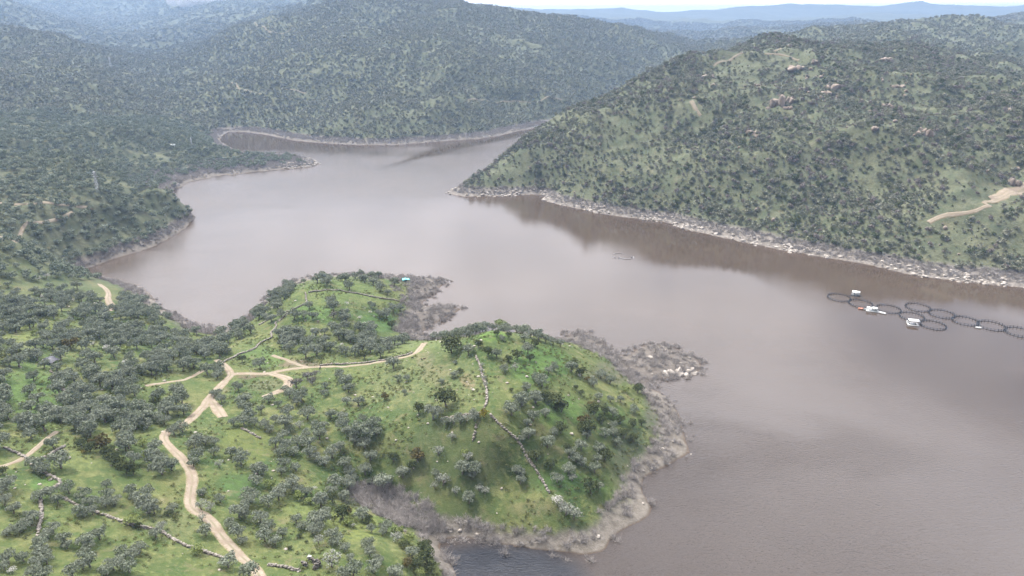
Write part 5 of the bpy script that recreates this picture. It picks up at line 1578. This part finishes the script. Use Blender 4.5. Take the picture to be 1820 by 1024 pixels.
# canopied barge
X_, Y_ = lake_px(1622, 577)
t_ = empty('canopied_barge', (X_, Y_, 0), R(-14), 0.70)
tag(t_, 'white barge with a wide flat white canopy on posts above an open deck', 'barge')
mb = MB()
for c, s in (((0, -2.3, 0.35), (7.6, 1.0, 0.5)), ((0, 2.3, 0.35), (7.6, 1.0, 0.5)), ((-3.2, 0, 0.35), (1.1, 3.6, 0.5)), ((3.2, 0, 0.35), (1.1, 3.6, 0.5))):
    mb.box(c, s)
part('deck', mb, M_WHITE, t_)
mb = MB(); mb.box((0.6, 0.6, 3.35), (7.4, 5.0, 0.14)); part('canopy', mb, M_WHITE, t_)
for sx, sy in ((-2.9, -1.75), (-2.9, 2.6), (4.0, -1.75), (4.0, 2.6)):
    mb = MB(); mb.tube([(min(sx, 3.5), sy, 0.55), (sx, sy, 3.3)], 0.09, 6); part('post', mb, M_GREYM, t_)
mb = MB(); mb.box((-3.2, 2.2, 1.2), (1.2, 1.2, 1.1)); part('locker', mb, M_WHITE, t_)
mb = MB(); mb.box((-0.2, 0.1, 0.5), (2.6, 1.5, 0.7)); part('feed_hopper', mb, M_GREYM, t_)


def boat(name, a, b, length, beam, rz, hull_m, inner_m, label, cat='boat'):
    X_, Y_ = lake_px(a, b)
    t_ = empty(name, (X_, Y_, 0), rz)
    tag(t_, label, cat)
    ns, V, L_, S_ = 12, [], [], []
    for i in range(ns):
        u = i / (ns - 1)
        wd = beam / 2 * (math.sin(math.pi * min(1, 0.18 + 0.82 * u) * 0.93) ** 0.6 if u < 1 else 0.05)
        if i == ns - 1:
            wd = 0.04
        xq = (u - 0.5) * length
        rise = 0.25 * u ** 3
        V += [(xq, -wd, 0.55 + rise), (xq, -wd * 0.7, 0.0), (xq, 0, -0.15), (xq, wd * 0.7, 0.0), (xq, wd, 0.55 + rise), (xq, wd * 0.82, 0.55 + rise), (xq * 0.95, wd * 0.6, 0.14), (xq * 0.95, -wd * 0.6, 0.14), (xq, -wd * 0.82, 0.55 + rise)]
    mb = MB()
    F, MI = [], []
    for i in range(ns - 1):
        for k_ in range(9):
            k2 = (k_ + 1) % 9
            F.append((i * 9 + k_, i * 9 + k2, (i + 1) * 9 + k2, (i + 1) * 9 + k_))
    F.append(tuple(range(9))[::-1])
    mb.add(V, F)
    part('hull', mb, hull_m, t_)
    mb = MB(); mb.box((-0.12 * length, 0, 0.38), (0.28, beam * 0.72, 0.06)); part('thwart', mb, inner_m, t_)
    mb = MB(); mb.box((0.14 * length, 0, 0.40), (0.28, beam * 0.62, 0.06)); part('thwart', mb, inner_m, t_)
    mb = MB(); mb.box((-0.5 * length - 0.1, 0, 0.55), (0.3, 0.3, 0.6), taper=0.8); mb.box((-0.5 * length - 0.12, 0, 0.05), (0.12, 0.12, 0.6)); part('outboard_motor', mb, M_DARK, t_)
    return t_


boat('dinghy', 1567, 557, 4.4, 1.7, R(-48), M_WHITE, M_DARK, 'slim white open dinghy moored off the right end of the working barge')
boat('work_boat', 1530, 549.5, 3.0, 1.4, R(172), M_ORANGE, M_OFFW, 'faded orange work boat at the left end of the working barge')
boat('rowing_boat', 1538, 550.5, 2.6, 1.1, R(10), M_OFFW, M_DARK, 'small white rowing boat between the orange boat and the working barge')
boat('skiff', 1738.5, 583.5, 2.7, 1.3, R(-25), M_WHITE, M_DARK, 'small white skiff moored left of the pens at the right')

# ------------------------------------------------------------------ odd things on land
def ground_px(a, b):
    return hit(a, b)[0]


p = ground_px(721, 500)
t_ = empty('tent', (p[0], p[1], p[2]), R(20))
tag(t_, 'turquoise tent pitched on the far grassy tip of the knoll', 'tent')
M_TURQ = simple_mat('turquoise_fabric', (0.16, 0.62, 0.60), 0.6, 0.08, 1.0, 0.3)
M_TEAL = simple_mat('dark_teal_fabric', (0.03, 0.20, 0.16), 0.7, 0.1, 1.0, 0.2)
mb = MB()
mb.add([(-2.0, -1.5, 1.25), (0.3, -1.5, 1.75), (0.3, 1.5, 1.75), (-2.0, 1.5, 1.25), (-2.0, -1.5, 1.2), (0.3, -1.5, 1.7), (0.3, 1.5, 1.7), (-2.0, 1.5, 1.2)], [(0, 1, 2, 3), (7, 6, 5, 4), (0, 4, 5, 1), (2, 6, 7, 3), (3, 7, 4, 0), (1, 5, 6, 2)])
mb.add([(0.35, -1.6, 1.45), (2.3, -1.6, 1.2), (2.3, 1.4, 1.2), (0.35, 1.4, 1.45), (0.35, -1.6, 1.4), (2.3, -1.6, 1.15), (2.3, 1.4, 1.15), (0.35, 1.4, 1.4)], [(0, 1, 2, 3), (7, 6, 5, 4), (0, 4, 5, 1), (2, 6, 7, 3), (3, 7, 4, 0), (1, 5, 6, 2)])
part('canopy', mb, M_TURQ, t_)
mb = MB(); mb.box((0.1, 1.3, 0.6), (1.9, 0.05, 1.25)); mb.box((0.3, -0.1, 0.6), (0.05, 2.6, 1.25)); part('side_wall', mb, M_TEAL, t_)
for sx, sy in ((-1.9, -1.4), (-1.9, 1.4), (2.2, -1.5), (2.2, 1.3)):
    mb = MB(); mb.tube([(sx, sy, -0.3), (sx, sy, 1.2)], 0.04, 5); part('pole', mb, M_GREYM, t_)

p = ground_px(90, 646)
t_ = empty('tarpaulin_shelter', (p[0], p[1], p[2]), R(-12))
tag(t_, 'dark sagging tarpaulin shelter with a pale leaning pole in the left grove', 'shelter')
M_TARP = simple_mat('dark_tarpaulin', (0.030, 0.030, 0.040), 0.55, 0.25, 1.0, 0.35)
M_POLE = simple_mat('bleached_pole', (0.34, 0.32, 0.28), 0.9, 0.2, 2.0, 0.1)
mb = MB()
N_ = 9
gv_ = []
for i in range(N_):
    for j in range(N_):
        u, v = i / (N_ - 1) * 2 - 1, j / (N_ - 1) * 2 - 1
        zz = 2.5 - 0.9 * abs(u + 0.15 * v) - 0.55 * v * v * (1 if v < 0 else .4) + 0.22 * math.sin(3 * u) * math.cos(2.4 * v)
        gv_.append((u * 3.0 + 0.3 * v, v * 1.9, zz))
M2 = [(q[0], q[1], q[2] - 0.05) for q in gv_]
F1 = [(i * N_ + j, (i + 1) * N_ + j, (i + 1) * N_ + j + 1, i * N_ + j + 1) for i in range(N_ - 1) for j in range(N_ - 1)]
mb.add(gv_, F1)
mb.add(M2, [f[::-1] for f in F1])
part('tarpaulin', mb, M_TARP, t_)
mb = MB(); mb.tube([(-1.0, -2.0, 2.6), (-0.55, -2.3, 1.5), (-0.45, -2.4, 0.6), (-0.4, -2.5, -0.4)], 0.11, 6); part('leaning_pole', mb, M_POLE, t_)
for sx, sy, zz in ((-2.5, 1.4, 1.6), (2.5, 1.4, 1.5), (2.4, -1.2, 1.2), (0.0, 0.2, 2.4)):
    mb = MB(); mb.tube([(sx, sy, -0.4), (sx, sy, zz)], 0.06, 5); part('post', mb, M_POLE, t_)

# ruin by the bottom edge
p = ground_px(553, 1004)
t_ = empty('stone_ruin', (p[0], p[1], p[2]), R(-25))
tag(t_, 'low roofless stone ruin with a white slab lying on its wall, bottom edge', 'ruin')
gq = np.random.default_rng(5)
mb = MB()
for i in range(150):
    u = gq.random()
    side = gq.integers(3)
    if side == 0:
        x0, y0 = -1.9 + 3.8 * u, 1.1
    elif side == 1:
        x0, y0 = 1.9, -1.0 + 2.1 * u
    else:
        x0, y0 = -1.9 + 1.4 * u, -1.0
    mb.box((x0 + gq.normal() * .12, y0 + gq.normal() * .12, -0.2 + 1.35 * gq.random()), (0.35 + .35 * gq.random(), 0.3 + .2 * gq.random(), 0.22 + .15 * gq.random()), gq.random() * 3)
part('wall', mb, simple_mat('dark_ruin_stone', (0.12, 0.11, 0.095), 0.95, 0.4, 1.5, 0.1, 0.3), t_)
mb = MB(); mb.box((-1.3, 1.15, 1.38), (0.95, 0.6, 0.12), 0.2); part('slab', mb, M_WHITE, t_)

# dead trunk on the hill shore
for a, b, h_, lean, lab in ((1137, 826, 4.2, 0.5, 'pale bare dead trunk standing on the eastern shore bank of the hill'), (793, 938, 4.2, 1.2, 'pale forked dead trunk leaning over the inlet shore'), (297, 388, 4.5, 1.2, 'small pale dead trunk on the left bay shore')):
    p = ground_px(a, b)
    t_ = empty('dead_tree', (p[0], p[1], p[2]))
    tag(t_, lab, 'dead tree', 'pale dead trunks')
    mb = MB(); mb.tube([(0, 0, -0.3), (-lean * 0.3, 0.1, h_ * 0.5), (-lean, 0.3, h_)], [0.16, 0.10, 0.04], 6); part('trunk', mb, M_POLE, t_)
    for q, (dx, dz) in enumerate(((1.1, 0.9), (-1.3, 0.7), (0.6, 1.3))):
        mb = MB(); mb.tube([(-lean * 0.35, 0.1, h_ * (0.5 + 0.12 * q)), (-lean * 0.35 + dx, 0.4 * (-1) ** q, h_ * (0.5 + 0.12 * q) + dz)], [0.06, 0.02], 5); part('branch', mb, M_POLE, t_)

# goats on the branch track
M_GOAT = simple_mat('black_coat', (0.016, 0.014, 0.013), 0.8, 0.3, 4.0, 0.2)
M_GOATB = simple_mat('brown_coat', (0.060, 0.035, 0.020), 0.8, 0.3, 4.0, 0.2)


def goat(a, b, rz, mat, label, lying=False):
    p = ground_px(a, b)
    lg = 0.12 if lying else 0.5
    vs = [(0, 0, lg + .12), (0.35, 0, lg + .16), (-0.35, 0, lg + .14), (0.55, 0, lg + .36), (0.68, 0, lg + .52), (0.88, 0, lg + .42), (-0.55, 0, lg + .22)]
    ed = [(0, 1), (0, 2), (1, 3), (3, 4), (4, 5), (2, 6)]
    rd = [.21, .18, .19, .11, .09, .05, .035]
    for sx in (0.33, -0.36):
        for sy in (-0.11, 0.11):
            base = 1 if sx > 0 else 2
            i = len(vs)
            if lying:
                vs += [(sx + .05, sy * 1.6, .08), (sx + .28, sy * 1.5, .05)]
            else:
                vs += [(sx - (0.05 if sx < 0 else -0.02), sy, lg * 0.5), (sx, sy, 0.0)]
            ed += [(base, i), (i, i + 1)]
            rd += [.06, .035]
    me = bpy.data.meshes.new('goat')
    me.from_pydata(vs, ed, [])
    o = bpy.data.objects.new('goat', me)
    COL.objects.link(o)
    o.modifiers.new('skin', 'SKIN')
    for i, q in enumerate(me.skin_vertices[0].data):
        q.radius = (rd[i], rd[i])
    me.skin_vertices[0].data[0].use_root = True
    o.modifiers.new('sub', 'SUBSURF').levels = 1
    dg = bpy.context.evaluated_depsgraph_get()
    new = bpy.data.meshes.new_from_object(o.evaluated_get(dg))
    o.modifiers.clear()
    o.data = new
    new.materials.clear()
    new.materials.append(mat)
    o.location = (p[0], p[1], p[2] + 0.02)
    o.rotation_euler = (0, 0, rz)
    tag(o, label, 'goat', 'goats beside the branch track')
    for sy in (-0.05, 0.05):
        mb = MB(); mb.tube([(0.64, sy, lg + .58), (0.56, sy * 1.8, lg + .74), (0.44, sy * 2.2, lg + .78)], [.022, .016, .006], 5); part('horn', mb, M_DARK, o)


goat(733, 638, R(15), M_GOAT, 'black goat standing on the branch track, leftmost of three')
goat(750, 640, R(130), M_GOAT, 'black goat on the grass, middle of the three by the track end', True)
goat(754, 638.5, R(-10), M_GOATB, 'brown goat lying right of the two black goats', True)
goat(569, 656, R(80), M_GOAT, 'lone black goat at the edge of the branch track, far left of the others')


# ------------------------------------------------------------------ pylons on the left slope
def pylon(a, b, hpx, label):
    p = ground_px(a, b)
    h_ = hpx * to_px(*p)[2] / FPX
    t_ = empty('lattice_pylon', (p[0], p[1], p[2] - 0.3), R(35))
    tag(t_, label, 'pylon', 'lattice pylons on the left-hand slope')
    mb = MB()
    w0, w1 = h_ * 0.10, h_ * 0.018
    lv = [0, 0.22, 0.40, 0.55, 0.68, 0.79, 0.89, 1.0]
    cor = [[(sx * (w0 + (w1 - w0) * u), sy * (w0 + (w1 - w0) * u), u * h_) for sx, sy in ((-1, -1), (1, -1), (1, 1), (-1, 1))] for u in lv]
    th = h_ * 0.0085
    for k_ in range(4):
        mb.tube([c[k_] for c in cor], th * 1.3, 4)
    for i in range(len(lv) - 1):
        for k_ in range(4):
            mb.tube([cor[i][k_], cor[i + 1][(k_ + 1) % 4]], th * 0.8, 4)
            mb.tube([cor[i][(k_ + 1) % 4], cor[i + 1][k_]], th * 0.8, 4)
            mb.tube([cor[i + 1][k_], cor[i + 1][(k_ + 1) % 4]], th * 0.7, 4)
    part('tower', mb, M_GREYM, t_)
    for u, wd in ((0.74, 0.16), (0.85, 0.13), (0.95, 0.10)):
        mb = MB()
        mb.tube([(-wd * h_, 0, u * h_), (0, w1, (u + 0.015) * h_), (wd * h_, 0, u * h_)], th, 4)
        mb.tube([(-wd * h_, 0, u * h_), (0, 0, (u + 0.055) * h_), (wd * h_, 0, u * h_)], th * 0.8, 4)
        part('cross_arm', mb, M_GREYM, t_)


pylon(174, 340, 36, 'grey lattice pylon above the left bay, nearest of the three')
pylon(341, 260, 16, 'small lattice pylon beside the pale hut above the small bay')
pylon(197, 120, 18, 'far lattice pylon in the hazy valley, highest on the left')

# little pale building on the slope
p = ground_px(308, 262)
t_ = empty('field_hut', (p[0], p[1], p[2]), R(20))
tag(t_, 'tiny white field hut at the green clearing above the small bay', 'hut')
mb = MB(); mb.box((0, 0, 1.1), (4.2, 3.2, 2.8)); part('wall', mb, M_OFFW, t_)
mb = MB(); mb.add([(-2.4, -1.9, 2.52), (2.4, -1.9, 2.52), (2.4, 1.9, 2.52), (-2.4, 1.9, 2.52), (-2.4, 0, 3.5), (2.4, 0, 3.5)], [(3, 2, 1, 0), (0, 1, 5, 4), (2, 3, 4, 5), (1, 2, 5), (3, 0, 4)]); part('roof', mb, M_OFFW, t_)
mb = MB(); mb.box((0.4, -1.63, 0.8), (0.9, 0.06, 1.9)); part('door', mb, M_DARK, t_)

# ------------------------------------------------------------------ smoke at the head of the valley
sm_m, t = material('white_smoke')
v_ = t.n('ShaderNodeVolumePrincipled', {'Color': (0.93, 0.94, 0.96, 1), 'Density': 0.045})
t.n('ShaderNodeOutputMaterial', {1: v_.outputs[0]})
iv, if_ = ico(2)
SV, SF = [], []
sb = hit(344, 14)[0]
for i, (dx, dz, r_) in enumerate(((0, 4, 14), (-8, 18, 20), (6, 34, 24), (-36, 18, 18), (-62, 22, 20), (34, 16, 15), (58, 20, 16), (84, 18, 13), (-16, 52, 30), (110, 24, 10))):
    SV.append(iv * np.array([r_ * 1.25, r_, r_ * 0.9]) * (1 + 0.16 * vnoise(iv[:, :1] * 2 + i, iv[:, 1:2] * 2 + iv[:, 2:] * 1.3, i)) + np.array([sb[0] + dx, sb[1] + 10, sb[2] + dz]))
    SF.append(if_ + i * len(iv))
tag(link('smoke', new_mesh('smoke', np.concatenate(SV), np.concatenate(SF).ravel(), 3, [sm_m])), 'white smoke plume rising at the head of the valley', 'smoke', kind='stuff')

vm_m, t = material('added_haze')  # haze body added to make the upper left slopes bluer and lighter
v_ = t.n('ShaderNodeVolumePrincipled', {'Color': (0.40, 0.56, 0.76, 1), 'Density': 3.0e-4})
t.n('ShaderNodeOutputMaterial', {1: v_.outputs[0]})
iv3, if3 = ico(3)
VV = iv3 * np.array([760, 620, 170]) * (1 + 0.10 * np.sin(iv3[:, :1] * 5 + iv3[:, 1:2] * 4)) + np.array([-1050, 2050, 165])
VV[:, 2] = np.clip(VV[:, 2], -40, 360)
tag(link('added_haze_veil', new_mesh('added_haze_veil', VV, if3.ravel(), 3, [vm_m], True)), 'thin blue haze added to lighten the upper left valley', 'smoke', kind='stuff')

# ------------------------------------------------------------------ air
hz_m, t = material('haze_air')
vol = t.n('ShaderNodeVolumePrincipled', {'Color': (0.255, 0.375, 0.575, 1), 'Density': 1.95e-4, 'Anisotropy': 0.15})
t.n('ShaderNodeOutputMaterial', {1: vol.outputs[0]})
hb = MB()
hb.box((0, 5500, 150), (26000, 17500, 440))
tag(link('haze', hb.mesh('haze', hz_m)), 'thin blue haze filling the valley', 'haze', kind='stuff')
